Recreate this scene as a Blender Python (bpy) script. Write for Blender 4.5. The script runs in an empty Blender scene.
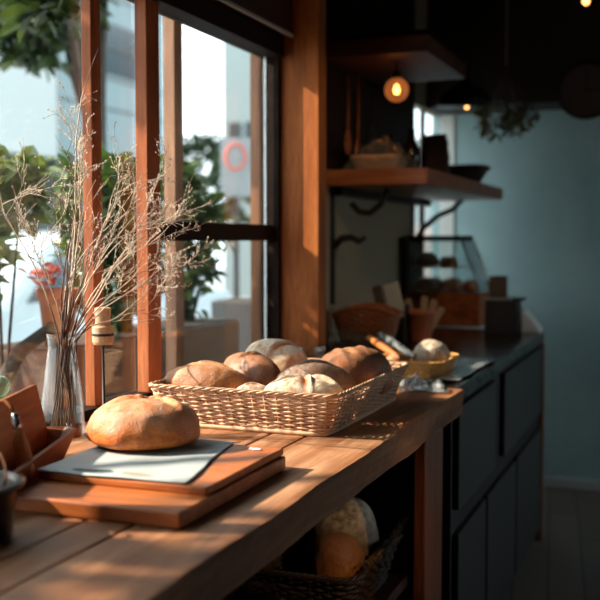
import bpy, math, random
import numpy as np
from mathutils import Vector, Matrix, noise, Euler

# ------------------------------------------------------------------ camera
S = bpy.context.scene
COL = S.collection
cam_d = bpy.data.cameras.new('camera'); cam = bpy.data.objects.new('camera', cam_d); COL.objects.link(cam)
cam.location = (0, 0, 1.29)
YAW, PITCH = math.radians(21.06), math.radians(3.43)
cam.rotation_euler = (math.radians(90) - PITCH, 0, YAW)
cam_d.sensor_width = 36; cam_d.lens = 60
cam_d.clip_start = .02
cam_d.dof.use_dof = True; cam_d.dof.focus_distance = 1.95; cam_d.dof.aperture_fstop = 3.4
S.camera = cam
# ------------------------------------------------------------------ light
w = bpy.data.worlds.new('sky'); S.world = w; w.use_nodes = True
bgn = w.node_tree.nodes['Background']
bgn.inputs[0].default_value = (.84, .93, .98, 1); bgn.inputs[1].default_value = 4.2
sd = bpy.data.lights.new('sun', 'SUN'); sun = bpy.data.objects.new('sun', sd); COL.objects.link(sun)
SUN_EL = math.radians(33); SUN_DIR = Vector((.953 * math.cos(SUN_EL), .303 * math.cos(SUN_EL), -math.sin(SUN_EL)))
sun.rotation_euler = SUN_DIR.to_track_quat('-Z', 'Y').to_euler()
sun.location = (-4, -1, 4)
sd.energy = 15.5; sd.angle = math.radians(.9); sd.color = (1, .83, .66)
sp = bpy.data.lights.new('added_shelf_fill_light', 'SPOT'); spo = bpy.data.objects.new('added_shelf_fill_light', sp); COL.objects.link(spo)  # fill spot added out of view to warm the shelf area
spo.location = (-.466, 1.949, 2.345); spo.rotation_euler = (Vector((-1.02, 3.62, 1.34)) - spo.location).to_track_quat('-Z', 'Y').to_euler()
sp.energy = 34; sp.color = (1, .66, .38); sp.spot_size = math.radians(30); sp.spot_blend = .8; sp.shadow_soft_size = .03
sq = bpy.data.lights.new('added_low_fill_light', 'SPOT'); sqo = bpy.data.objects.new('added_low_fill_light', sq); COL.objects.link(sqo)  # second added spot, unseen, brightening the loaves under the worktop
sqo.location = (1.46, .64, 2.31); sqo.rotation_euler = (Vector((-.78, 2.30, .50)) - sqo.location).to_track_quat('-Z', 'Y').to_euler()
sq.energy = 75; sq.color = (1, .7, .42); sq.spot_size = math.radians(9); sq.spot_blend = .9; sq.shadow_soft_size = .03
S.cycles.transparent_max_bounces = 32
S.view_settings.view_transform = 'Standard'; S.view_settings.look = 'None'
S.view_settings.gamma = 1; S.view_settings.use_curve_mapping = False
S.view_settings.exposure = 0.0

RND = random.Random(7)
PI = math.pi
# ------------------------------------------------------------------ materials
class NT:
    def __init__(s, name):
        s.m = bpy.data.materials.new(name); s.m.use_nodes = True
        s.t = s.m.node_tree; s.n = s.t.nodes; s.l = s.t.links
        s.b = s.n['Principled BSDF']; s.out = s.n['Material Output']
    def node(s, typ, **kw):
        x = s.n.new(typ)
        for k, v in kw.items(): setattr(x, k, v)
        return x
    def coord(s, scale=(1, 1, 1), kind='Object'):
        tc = s.node('ShaderNodeTexCoord'); mp = s.node('ShaderNodeMapping')
        mp.inputs['Scale'].default_value = scale
        s.l.new(tc.outputs[kind], mp.inputs[0]); return mp.outputs[0]
    def noise(s, vec, scale, detail=4, rough=.55, dist=0):
        x = s.node('ShaderNodeTexNoise'); x.inputs['Scale'].default_value = scale
        x.inputs['Detail'].default_value = detail; x.inputs['Roughness'].default_value = rough
        x.inputs['Distortion'].default_value = dist
        s.l.new(vec, x.inputs['Vector']); return x.outputs['Fac']
    def ramp(s, fac, stops):
        x = s.node('ShaderNodeValToRGB'); e = x.color_ramp.elements
        while len(e) < len(stops): e.new(.5)
        for k, (p, c) in enumerate(stops):
            e[k].position = p; e[k].color = (*c, 1) if len(c) == 3 else c
        s.l.new(fac, x.inputs[0]); return x.outputs[0]
    def mix(s, fac, a, b, mode='MIX'):
        x = s.node('ShaderNodeMix', data_type='RGBA', blend_type=mode)
        for sock, v in ((x.inputs[0], fac), (x.inputs[6], a), (x.inputs[7], b)):
            if hasattr(v, 'is_output'): s.l.new(v, sock)
            elif isinstance(v, (int, float)): sock.default_value = v
            else: sock.default_value = (*v, 1)
        return x.outputs[2]
    def math(s, op, a, b=0.0, clamp=False):
        x = s.node('ShaderNodeMath', operation=op, use_clamp=clamp)
        for sock, v in ((x.inputs[0], a), (x.inputs[1], b)):
            if hasattr(v, 'is_output'): s.l.new(v, sock)
            else: sock.default_value = v
        return x.outputs[0]
    def bump(s, h, strength=.3, dist=.002):
        x = s.node('ShaderNodeBump'); x.inputs['Strength'].default_value = strength; x.inputs['Distance'].default_value = dist
        s.l.new(h, x.inputs['Height']); s.l.new(x.outputs[0], s.b.inputs['Normal'])
    def col(s, v):
        if hasattr(v, 'is_output'): s.l.new(v, s.b.inputs['Base Color'])
        else: s.b.inputs['Base Color'].default_value = (*v, 1)
    def rough(s, v):
        if hasattr(v, 'is_output'): s.l.new(v, s.b.inputs['Roughness'])
        else: s.b.inputs['Roughness'].default_value = v

def wood(name, dark, mid, light, axis='Y', rough=.45, fine=1.0, bump=.25, spec=.5):
    t = NT(name)
    k = {'X': (1, 11, 11), 'Y': (11, 1, 11), 'Z': (11, 11, 1)}[axis]
    v = t.coord(k)
    n1 = t.noise(v, 1.6 * fine, 5, .6, .8)
    n2 = t.noise(v, 9 * fine, 4, .7, .3)
    c = t.ramp(n1, [(.3, dark), (.5, mid), (.68, light)])
    c = t.mix(t.ramp(n2, [(.42, (0, 0, 0)), (.62, (1, 1, 1))]), t.mix(.45, c, dark), c)
    t.col(c); t.rough(t.math('ADD', t.math('MULTIPLY', n2, .25), rough - .12))
    t.b.inputs['Specular IOR Level'].default_value = spec
    t.bump(n2, bump, .0015)
    return t.m

def plain(name, c, rough=.6, metal=0, var=.15, scale=30, bump=.15, spec=.5):
    t = NT(name); v = t.coord()
    n = t.noise(v, scale, 5)
    t.col(t.mix(n, tuple(max(0, x * (1 - var * 1.6)) for x in c), tuple(min(1, x * (1 + var)) for x in c)))
    t.rough(rough); t.b.inputs['Metallic'].default_value = metal
    t.b.inputs['Specular IOR Level'].default_value = spec
    if bump: t.bump(n, bump, .001)
    return t.m

def glassy(name, tint=(1, 1, 1), refl=1.0, rough=.02, ior=1.45, bumpy=None, body=0, body_col=(1, 1, 1)):
    t = NT(name); t.n.remove(t.b)
    tr = t.node('ShaderNodeBsdfTransparent'); tr.inputs[0].default_value = (*tint, 1)
    gl = t.node('ShaderNodeBsdfGlossy'); gl.inputs['Roughness'].default_value = rough
    fr = t.node('ShaderNodeLayerWeight'); fr.inputs[0].default_value = .5
    f = t.math('MULTIPLY', t.math('ADD', t.math('MULTIPLY', t.math('POWER', fr.outputs['Facing'], 4.0), .9), .04), refl, True)
    mx = t.node('ShaderNodeMixShader'); t.l.new(f, mx.inputs[0]); t.l.new(tr.outputs[0], mx.inputs[1]); t.l.new(gl.outputs[0], mx.inputs[2])
    o = mx.outputs[0]
    if bumpy:
        n = t.noise(t.coord(), bumpy, 3, .6, .5)
        b = t.node('ShaderNodeBump'); b.inputs['Strength'].default_value = .6; b.inputs['Distance'].default_value = .004
        t.l.new(n, b.inputs['Height']); t.l.new(b.outputs[0], gl.inputs['Normal']); t.l.new(b.outputs[0], fr.inputs['Normal'])
    if body:
        df = t.node('ShaderNodeBsdfDiffuse'); df.inputs[0].default_value = (*body_col, 1)
        m2 = t.node('ShaderNodeMixShader'); m2.inputs[0].default_value = body
        t.l.new(o, m2.inputs[1]); t.l.new(df.outputs[0], m2.inputs[2]); o = m2.outputs[0]
    t.l.new(o, t.out.inputs[0])
    return t.m

def emis(name, c, s):
    t = NT(name); t.b.inputs['Emission Color'].default_value = (*c, 1); t.b.inputs['Emission Strength'].default_value = s
    n = t.noise(t.coord(), 5); t.col(t.mix(n, c, c)); return t.m

def crust(name, base, dark, flour_amt, score_col, scale=1.0):
    """bread crust; attributes 'score' and 'top' are written on the loaf mesh"""
    t = NT(name); v = t.coord()
    n1 = t.noise(v, 9 * scale, 5, .6); n2 = t.noise(v, 60 * scale, 4, .65); n3 = t.noise(v, 260, 3, .6)
    c = t.ramp(n1, [(.3, dark), (.62, base)])
    c = t.mix(t.ramp(n2, [(.42, (0, 0, 0)), (.62, (.75, .75, .75))]), c, dark)
    c = t.mix(t.ramp(n3, [(.5, (0, 0, 0)), (.72, (.35, .35, .35))]), c, tuple(min(1, x * 1.9 + .05) for x in base))
    vo = t.node('ShaderNodeTexVoronoi', feature='DISTANCE_TO_EDGE'); vo.inputs['Scale'].default_value = 26
    wv = t.mix(.08, v, t.node('ShaderNodeTexNoise').outputs[1]); t.l.new(wv, vo.inputs['Vector'])
    c = t.mix(t.math('MULTIPLY', t.ramp(vo.outputs[0], [(.0, (1, 1, 1)), (.035, (0, 0, 0))]), t.ramp(n1, [(.48, (0, 0, 0)), (.7, (.5, .5, .5))])), c, tuple(min(1, x * 1.5) for x in base))
    sc = t.node('ShaderNodeAttribute', attribute_name='score').outputs['Fac']
    tp = t.node('ShaderNodeAttribute', attribute_name='top').outputs['Fac']
    fl = t.math('MULTIPLY', t.math('MULTIPLY', tp, flour_amt * 1.6), t.ramp(t.math('ADD', t.math('MULTIPLY', n2, .55), t.math('MULTIPLY', n1, .45)), [(.38, (0, 0, 0)), (.55, (1, 1, 1))]), True)
    c = t.mix(t.math('MULTIPLY', fl, 1, True), c, (.78, .66, .5))
    c = t.mix(sc, c, score_col)
    t.col(c); t.rough(t.math('ADD', t.math('MULTIPLY', fl, .35), .5, True))
    h = t.math('ADD', t.math('MULTIPLY', n2, .7), t.math('MULTIPLY', n3, .5))
    t.bump(h, .8, .003)
    t.b.inputs['Specular IOR Level'].default_value = .5
    return t.m

def leafmat(name, a, b):
    t = NT(name); n = t.noise(t.coord(), 14, 2)
    c = t.ramp(n, [(.3, a), (.7, b)])
    t.n.remove(t.b)
    d = t.node('ShaderNodeBsdfDiffuse'); tl = t.node('ShaderNodeBsdfTranslucent'); g = t.node('ShaderNodeBsdfGlossy'); g.inputs['Roughness'].default_value = .35
    t.l.new(c, d.inputs[0]); t.l.new(t.mix(1, c, (.9, 1, .35), 'MULTIPLY'), tl.inputs[0])
    m1 = t.node('ShaderNodeMixShader'); m1.inputs[0].default_value = .35
    m2 = t.node('ShaderNodeMixShader'); m2.inputs[0].default_value = .06
    t.l.new(d.outputs[0], m1.inputs[1]); t.l.new(tl.outputs[0], m1.inputs[2]); t.l.new(m1.outputs[0], m2.inputs[1]); t.l.new(g.outputs[0], m2.inputs[2])
    t.l.new(m2.outputs[0], t.out.inputs[0]); return t.m

M = {}
M['counter'] = wood('counter wood', (.16, .062, .026), (.38, .165, .078), (.54, .30, .165), 'Y', .48, .8, .5, .25)
M['board'] = wood('board wood', (.22, .055, .012), (.45, .125, .03), (.56, .19, .05), 'X', .42, 1.4, .15, .3)
M['board2'] = wood('upper board wood', (.24, .062, .014), (.48, .14, .034), (.58, .20, .055), 'X', .42, 1.6, .15, .3)
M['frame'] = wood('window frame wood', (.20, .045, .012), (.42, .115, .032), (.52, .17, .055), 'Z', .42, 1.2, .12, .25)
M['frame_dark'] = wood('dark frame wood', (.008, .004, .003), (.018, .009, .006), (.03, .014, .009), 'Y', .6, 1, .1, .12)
M['outer'] = wood('outer frame wood', (.13, .05, .022), (.27, .12, .055), (.40, .2, .1), 'Z', .5, 1, .1)
M['post'] = wood('post wood', (.20, .05, .010), (.42, .12, .024), (.52, .17, .038), 'Z', .55, 1.5, .12, .2)
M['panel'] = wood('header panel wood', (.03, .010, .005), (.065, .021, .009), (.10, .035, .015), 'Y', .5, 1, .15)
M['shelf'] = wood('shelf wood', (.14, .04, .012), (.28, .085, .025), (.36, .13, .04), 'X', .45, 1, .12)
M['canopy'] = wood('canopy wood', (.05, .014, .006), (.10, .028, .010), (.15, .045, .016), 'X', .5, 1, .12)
M['leg'] = wood('leg wood', (.09, .022, .008), (.2, .055, .02), (.28, .085, .03), 'Z', .4, 1, .12)
M['bin'] = wood('bin wood', (.12, .030, .008), (.27, .080, .022), (.38, .13, .038), 'Y', .5, 1.5, .15, .2)
M['handle'] = wood('handle wood', (.20, .055, .015), (.38, .12, .035), (.5, .18, .055), 'Z', .5, 2, .15, .2)
M['pale_wood'] = wood('pale turned wood', (.33, .17, .08), (.5, .29, .15), (.62, .4, .23), 'X', .5, 2, .1)
M['cab'] = plain('dark green cabinet paint', (.017, .018, .0175), .55, 0, .3, 12)
M['cab_dark'] = plain('cabinet groove', (.006, .006, .006), .7)
M['cabtop'] = wood('dark lacquered top', (.012, .007, .005), (.022, .012, .009), (.034, .018, .012), 'Y', .2, 1, .12, .6)
M['plaster'] = plain('beige plaster', (.24, .195, .13), .9, 0, .15, 3, .1)
def teal():
    t = NT('teal plaster'); v = t.coord()
    a = t.noise(v, 1.4, 6, .62, .6); b = t.noise(v, 9, 6, .7)
    c = t.ramp(a, [(.3, (.24, .36, .375)), (.55, (.31, .45, .46)), (.75, (.39, .53, .53))])
    c = t.mix(t.ramp(b, [(.45, (0, 0, 0)), (.75, (.3, .3, .3))]), c, (.40, .5, .49))
    t.col(c); t.rough(.8); t.bump(b, .3, .004); return t.m
M['teal'] = teal()
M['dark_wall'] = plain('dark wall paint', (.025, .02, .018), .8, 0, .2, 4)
M['ceiling'] = plain('dark ceiling', (.03, .024, .02), .9, 0, .2, 4)
M['skirt'] = plain('pale baseboard paint', (.42, .44, .42), .5, 0, .08, 8)
M['white_trim'] = plain('white trim paint', (.62, .62, .58), .5, 0, .08, 8)
def floor_mat():
    t = NT('floor planks'); v = t.coord()
    br = t.node('ShaderNodeTexBrick'); br.offset = .37
    mp = t.node('ShaderNodeMapping'); mp.inputs['Rotation'].default_value = (0, 0, PI / 2 - .12); t.l.new(v, mp.inputs[0])
    t.l.new(mp.outputs[0], br.inputs['Vector'])
    br.inputs['Scale'].default_value = 1; br.inputs['Brick Width'].default_value = 1.1; br.inputs['Row Height'].default_value = .13
    br.inputs['Mortar Size'].default_value = .004; br.inputs['Color1'].default_value = (.11, .09, .075, 1); br.inputs['Color2'].default_value = (.17, .14, .115, 1)
    br.inputs['Mortar'].default_value = (.02, .016, .014, 1)
    n = t.noise(t.coord((14, 2, 1)), 3, 5)
    t.col(t.mix(t.math('MULTIPLY', n, .5), br.outputs[0], (.07, .055, .045))); t.rough(.6); return t.m
M['floor'] = floor_mat()
M['wick'] = plain('pale wicker cane', (.70, .43, .26), .5, 0, .3, 60, .3)
M['wick_brown'] = plain('brown wicker cane', (.36, .12, .045), .5, 0, .35, 60, .3)
M['wick_yellow'] = plain('yellow straw', (.66, .34, .09), .6, 0, .3, 60, .3)
M['wick_dark'] = plain('dark wicker', (.06, .035, .022), .6, 0, .3, 60, .3)
M['straw'] = plain('rough straw', (.36, .22, .10), .7, 0, .4, 60, .3)
M['iron'] = plain('black iron', (.012, .011, .010), .5, .3, .2, 40)
M['steel'] = plain('steel ferrule', (.55, .57, .58), .25, .9, .1, 40)
M['pot_metal'] = plain('dark pot metal', (.03, .022, .018), .28, .6, .3, 20)
M['copper'] = plain('copper', (.38, .15, .07), .35, .8, .2, 20)
M['terracotta'] = plain('terracotta', (.40, .12, .05), .75, 0, .2, 25)
M['black'] = plain('matte black', (.010, .010, .011), .5, 0, .2, 20)
M['white'] = plain('white card', (.75, .77, .76), .5, 0, .05, 20)
M['cardbrown'] = plain('brown card', (.10, .075, .06), .6, 0, .1, 20)
M['cardblue'] = plain('pale glossy card', (.42, .48, .5), .25, 0, .1, 20)
M['carddark'] = plain('dark card', (.07, .06, .06), .4, 0, .2, 60)
M['packet'] = plain('kraft paper packet', (.36, .27, .18), .7, 0, .2, 25)
M['twig'] = plain('dried stem', (.12, .06, .04), .7, 0, .35, 40)
M['twig_pale'] = plain('pale dried stem', (.66, .54, .42), .7, 0, .3, 40)
M['bud'] = plain('dried seed heads', (.72, .56, .46), .8, 0, .3, 60)
M['bottle_brown'] = plain('dark bottle', (.03, .015, .01), .15, 0, .2, 20)
M['bag_brown'] = plain('dark paper bag', (.05, .028, .02), .75, 0, .3, 12)
M['tray'] = plain('grey plastic bag', (.05, .053, .058), .35, 0, .3, 14, .5)
M['pane'] = glassy('window glass', (.96, .985, .98), .9, .01)
M['clear'] = glassy('clear glass', (.95, .98, .985), 1.1, .02, 1.5)
M['jar'] = glassy('jar glass', (.80, .90, .92), 2.0, .04, 1.5)
M['green_glass'] = glassy('green glass', (.70, .86, .74), 1.8, .03, 1.5, body=.22, body_col=(.45, .6, .48))
M['amber_glass'] = glassy('amber glass', (.75, .32, .12), 1.8, .03, 1.5)
M['film'] = glassy('plastic film', (.94, .96, .96), 3.0, .14, 1.4, 30, .16, (.8, .85, .85))
M['film_clear'] = glassy('thin clear wrap', (.96, .97, .97), 2.6, .10, 1.4, 30, .035, (.8, .85, .85))
M['cab_glass'] = glassy('display glass', (.93, .96, .96), 1.8, .03, 1.5, 6)
M['bulb_dim'] = emis('dim bulb filament', (1, .42, .12), 5)
M['bulb'] = emis('bulb filament', (1, .55, .22), 30)
def globe_mat():
    t = NT('amber lamp globe'); t.n.remove(t.b)
    tr = t.node('ShaderNodeBsdfTransparent'); tr.inputs[0].default_value = (.8, .42, .18, 1)
    em = t.node('ShaderNodeEmission'); em.inputs[0].default_value = (.75, .23, .06, 1); em.inputs[1].default_value = .8
    gl = t.node('ShaderNodeBsdfGlossy'); gl.inputs['Roughness'].default_value = .03
    n = t.noise(t.coord(), 18, 3)
    m0 = t.node('ShaderNodeMixShader'); t.l.new(t.ramp(n, [(.3, (.25,) * 3), (.7, (.6,) * 3)]), m0.inputs[0])
    t.l.new(tr.outputs[0], m0.inputs[1]); t.l.new(em.outputs[0], m0.inputs[2])
    m1 = t.node('ShaderNodeMixShader'); m1.inputs[0].default_value = .08; t.l.new(m0.outputs[0], m1.inputs[1]); t.l.new(gl.outputs[0], m1.inputs[2])
    t.l.new(m1.outputs[0], t.out.inputs[0]); return t.m
M['globe'] = globe_mat()
def paper_mat():
    t = NT('linen paper'); v = t.coord()
    n = t.noise(v, 40, 5, .6); n2 = t.noise(v, 25, 4, .6, .8)
    c = t.mix(n, (.34, .38, .385), (.41, .455, .46))
    sx = t.node('ShaderNodeSeparateXYZ'); t.l.new(v, sx.inputs[0])
    def blot(cx, cy, rx, ry, colr, c, edge=.4):  # ovals paint blurred print and shadow together into the paper colour
        dx = t.math('DIVIDE', t.math('SUBTRACT', sx.outputs[0], cx), rx); dy = t.math('DIVIDE', t.math('SUBTRACT', sx.outputs[1], cy), ry)
        r = t.math('ADD', t.math('MULTIPLY', dx, dx), t.math('MULTIPLY', dy, dy))
        r = t.math('ADD', r, t.math('MULTIPLY', t.math('SUBTRACT', n2, .5), 1.4))
        f = t.ramp(r, [(.6, (1, 1, 1)), (.6 + edge, (0, 0, 0))])
        return t.mix(f, c, colr)
    c = blot(-.035, -.088, .040, .013, (.055, .09, .105), c)
    c = blot(.040, -.086, .030, .011, (.35, .29, .2), c)
    t.col(c); t.rough(.75); t.bump(n, .2, .0008); return t.m
M['paper'] = paper_mat()
M['leaf'] = leafmat('hedge leaves', (.020, .048, .012), (.095, .145, .038))
M['leaf_dark'] = leafmat('dark leaves', (.018, .034, .014), (.05, .075, .025))
M['leaf_pale'] = leafmat('pale leaves', (.05, .085, .03), (.20, .22, .08))
M['dry_leaf'] = leafmat('dried herb leaves', (.10, .09, .07), (.24, .22, .18))
M['bark'] = plain('bark', (.025, .019, .015), .9, 0, .4, 12)
M['facade'] = plain('blue grey facade', (.19, .25, .265), .8, 0, .1, .6, .05)
M['facade_light'] = plain('white rendered facade', (.36, .39, .385), .8, 0, .06, .8, .05)
M['facade_glass'] = plain('dark facade glazing', (.025, .045, .055), .25, 0, .2, 1)
M['facade_dark'] = plain('dark ground floor', (.08, .09, .085), .8, 0, .3, 1)
M['facade_pink'] = plain('pinkish render', (.55, .38, .32), .8, 0, .1, 1)
M['street'] = plain('street paving', (.30, .34, .36), .9, 0, .12, 2, .1)
M['kerb'] = plain('kerb stone', (.42, .43, .42), .9, 0, .1, 4)
M['planter'] = wood('planter wood', (.04, .018, .012), (.08, .036, .022), (.13, .06, .036), 'Y', .6, .8, .2)
M['soil'] = plain('soil', (.03, .02, .015), .95)
M['dark_pot'] = plain('charcoal planter', (.028, .03, .033), .6, 0, .2, 6)
M['car'] = plain('pale blue car paint', (.40, .48, .52), .22, 0, .03, 3, 0)
M['car_glass'] = plain('car window glass', (.05, .08, .10), .08, 0, .1, 3, 0)
M['rubber'] = plain('tyre rubber', (.02, .02, .02), .8)
M['sign_grey'] = plain('grey sign board', (.22, .25, .26), .6, 0, .08, 10)
M['sign_red'] = plain('red sign paint', (.62, .10, .07), .5, 0, .1, 20)
M['clock_face'] = plain('clock face', (.10, .075, .065), .5, 0, .1, 10)
M['cr_round'] = crust('round loaf crust', (.74, .20, .028), (.44, .08, .013), .26, (.60, .26, .10))
M['cr_gold'] = crust('golden crust', (.52, .185, .038), (.24, .06, .012), .12, (.62, .30, .13))
M['cr_brown'] = crust('brown crust', (.38, .115, .025), (.13, .034, .009), .08, (.42, .2, .09))
M['cr_pale'] = crust('floured crust', (.56, .27, .11), (.38, .13, .04), .8, (.60, .16, .05))
M['cr_dark'] = crust('dark crust', (.22, .085, .030), (.08, .026, .012), .14, (.14, .05, .02))
M['cr_grey'] = crust('grey floured crust', (.28, .16, .09), (.15, .08, .04), .6, (.3, .2, .12))

# ------------------------------------------------------------------ mesh building
class MB:
    def __init__(s): s.v = []; s.f = []
    def add(s, vs, fs, mat=None):
        o = len(s.v)
        if mat is not None: vs = [mat @ Vector(p) for p in vs]
        s.v += [tuple(p) for p in vs]; s.f += [tuple(i + o for i in f) for f in fs]; return s
    def box(s, x0, x1, y0, y1, z0, z1, mat=None):
        vs = [(x, y, z) for z in (z0, z1) for y in (y0, y1) for x in (x0, x1)]
        return s.add(vs, [(0, 2, 3, 1), (4, 5, 7, 6), (0, 1, 5, 4), (2, 6, 7, 3), (0, 4, 6, 2), (1, 3, 7, 5)], mat)
    def lathe(s, prof, n=32, c=(0, 0, 0), mat=None, sx=1, sy=1):
        vs = []; fs = []
        for r, z in prof:
            for k in range(n):
                a = 2 * PI * k / n; vs.append((c[0] + r * math.cos(a) * sx, c[1] + r * math.sin(a) * sy, c[2] + z))
        for i in range(len(prof) - 1):
            for k in range(n):
                k2 = (k + 1) % n; fs.append((i * n + k, i * n + k2, (i + 1) * n + k2, (i + 1) * n + k))
        if prof[0][0] > 1e-5: fs.append(tuple(reversed(range(n))))
        if prof[-1][0] > 1e-5: fs.append(tuple((len(prof) - 1) * n + k for k in range(n)))
        return s.add(vs, fs, mat)
    def tube(s, pts, r, n=6, closed=False, cap=True):
        P = [Vector(p) for p in pts]; m = len(P)
        if not hasattr(r, '__len__'): r = [r] * m
        vs = []; fs = []; up = Vector((0, 0, 1)); prev = None
        for i in range(m):
            if closed: d = P[(i + 1) % m] - P[i - 1]
            else: d = P[min(i + 1, m - 1)] - P[max(i - 1, 0)]
            if d.length < 1e-9: d = Vector((0, 0, 1))
            d.normalize()
            if prev is None:
                a = d.cross(up)
                if a.length < .1: a = d.cross(Vector((1, 0, 0)))
            else: a = prev - d * prev.dot(d)
            if a.length < 1e-6: a = d.orthogonal()
            a.normalize(); b = d.cross(a); prev = a
            for k in range(n):
                t = 2 * PI * k / n; vs.append(P[i] + (a * math.cos(t) + b * math.sin(t)) * r[i])
        for i in range(m if closed else m - 1):
            j = (i + 1) % m
            for k in range(n):
                k2 = (k + 1) % n; fs.append((i * n + k, i * n + k2, j * n + k2, j * n + k))
        if not closed and cap: fs += [tuple(reversed(range(n))), tuple((m - 1) * n + k for k in range(n))]
        return s.add(vs, fs)
    def grid(s, fn, nu, nv):
        vs = [fn(i / nu, j / nv) for j in range(nv + 1) for i in range(nu + 1)]
        fs = [(j * (nu + 1) + i, j * (nu + 1) + i + 1, (j + 1) * (nu + 1) + i + 1, (j + 1) * (nu + 1) + i) for j in range(nv) for i in range(nu)]
        return s.add(vs, fs)
    def prism(s, poly, axis, a0, a1):
        """poly: 2-D outline in the two other axes (cyclic order), extruded along axis"""
        n = len(poly)
        def P(p, a):
            return {'X': (a, p[0], p[1]), 'Y': (p[0], a, p[1]), 'Z': (p[0], p[1], a)}[axis]
        vs = [P(p, a0) for p in poly] + [P(p, a1) for p in poly]
        fs = [tuple(reversed(range(n))), tuple(range(n, 2 * n))] + [(i, (i + 1) % n, n + (i + 1) % n, n + i) for i in range(n)]
        return s.add(vs, fs)
    def build(s, name, mat, parent=None, smooth=False, bevel=0, solid=0, loc=None, rot=None, seg=2):
        me = bpy.data.meshes.new(name); me.from_pydata(s.v, [], s.f)
        me.materials.append(mat if not isinstance(mat, str) else M[mat])
        if smooth: me.polygons.foreach_set('use_smooth', [True] * len(me.polygons))
        me.update()
        o = bpy.data.objects.new(name, me); COL.objects.link(o)
        if parent: o.parent = parent
        if loc: o.location = loc
        if rot: o.rotation_euler = rot
        if solid:
            q = o.modifiers.new('solid', 'SOLIDIFY'); q.thickness = solid; q.offset = 0
        if bevel:
            q = o.modifiers.new('bevel', 'BEVEL'); q.width = bevel; q.segments = seg; q.limit_method = 'ANGLE'; q.angle_limit = math.radians(40)
        return o

def tag(o, label=None, cat=None, group=None, kind=None):
    if label: o['label'] = label
    if cat: o['category'] = cat
    if group: o['group'] = group
    if kind: o['kind'] = kind
    return o
def thing(name, loc, rot, label, cat, group=None):
    o = bpy.data.objects.new(name, None); COL.objects.link(o); o.empty_display_size = .05
    o.location = loc; o.rotation_euler = rot if hasattr(rot, '__len__') else (0, 0, rot)
    return tag(o, label, cat, group)
def struct(o, cat=None):
    o['kind'] = 'structure'; return o
def copy_tree(o, loc, rot, label, group=None):
    c = o.copy(); COL.objects.link(c); c.location = loc; c.rotation_euler = (0, 0, rot)
    c['label'] = label
    if group: c['group'] = group
    for ch in list(o.children):
        d = ch.copy(); COL.objects.link(d); d.parent = c
        for g in list(ch.children):
            e = g.copy(); COL.objects.link(e); e.parent = d
    return c
def leaves(m, c, rx, ry, rz, n, size, rd, shell=.35):
    for _ in range(n):
        while True:
            p = Vector((rd.uniform(-1, 1), rd.uniform(-1, 1), rd.uniform(-1, 1)))
            if shell < p.length < 1: break
        p = Vector((c[0] + p.x * rx, c[1] + p.y * ry, c[2] + p.z * rz))
        s = size * rd.uniform(.6, 1.25)
        R = Euler((rd.uniform(-.9, .9), rd.uniform(-.9, .9), rd.uniform(0, 2 * PI))).to_matrix().to_4x4(); T = Matrix.Translation(p) @ R
        w_ = .27
        m.add([(0, 0, 0), (s * .3, s * w_, s * .07), (s * .7, s * w_ * .8, s * .02), (s, 0, -s * .12), (s * .7, -s * w_ * .8, s * .02), (s * .3, -s * w_, s * .07), (s * .45, 0, -.0)],
              [(0, 6, 1), (1, 6, 2), (2, 6, 3), (3, 6, 4), (4, 6, 5), (5, 6, 0)], T)
def nz(x, y, z, s=1.0, seed=0.0): return noise.noise(Vector((x * s + seed, y * s - seed * .7, z * s + seed * .3)))

# ------------------------------------------------------------------ room shell
CT = .90                     # worktop height
XW = -1.20                   # inner face of the window wall
XN = -1.235                  # inner face of the wall beyond the post
WY1 = 2.95                   # end of the big window
struct(MB().box(-1.24, 2.6, -2.2, 5.36, -.06, 0).build('floor', 'floor'))
struct(MB().box(-1.30, 2.6, -2.2, 5.36, 2.5, 2.56).build('ceiling', 'ceiling'))
b = MB()
b.box(-1.28, XW - .005, -2.2, .10, 0, 2.5)
b.box(-1.28, XW - .005, .10, WY1 + .03, 0, CT - .01)
b.box(-1.28, XW - .005, .10, WY1 + .03, 1.925, 2.5)
b.box(-1.28, XN, WY1 + .03, 4.72, 0, 2.5)
b.box(-1.28, XN, 4.72, 5.30, 0, 1.0)
b.box(-1.28, XN, 4.72, 5.30, 1.95, 2.5)
struct(b.build('wall_left', 'plaster'))
struct(MB().box(-1.28, 2.6, 5.30, 5.36, 0, 2.5).build('wall_back', 'teal'))
struct(MB().box(XN, 2.54, 4.98, 5.30, 1.955, 2.5).build('added_shade_beam', 'dark_wall', bevel=.004))  # dark beam added in place of the shade across the upper back wall
struct(MB().box(2.54, 2.6, -2.2, 3.2, 0, 2.5).box(2.54, 2.6, 5.2, 5.30, 0, 2.5).box(2.54, 2.6, 3.2, 5.2, 0, .75).box(2.54, 2.6, 3.2, 5.2, 1.75, 2.5).build('wall_right', 'dark_wall'))
struct(MB().box(-1.24, 2.54, -2.2, -2.14, 0, 2.5).build('wall_front', 'dark_wall'))
struct(MB().box(-1.2, 2.54, 5.285, 5.30, 0, .055).build('baseboard_back', 'skirt', bevel=.004))
struct(MB().box(XN, -1.157, 5.288, 5.30, .9, 1.97).build('trim_1', 'white_trim', bevel=.003))
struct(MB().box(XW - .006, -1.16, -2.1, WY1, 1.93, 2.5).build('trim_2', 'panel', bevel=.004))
struct(MB().box(-1.163, -1.156, .1, WY1 - .005, 1.921, 1.931).build('trim_3', 'white_trim', bevel=.001))
# upright post at the end of the window, with the dark strip behind it
struct(MB().box(XW - .006, -1.073, WY1, WY1 + .07, CT, 2.5).build('trim_4', 'post', bevel=.003))

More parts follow.
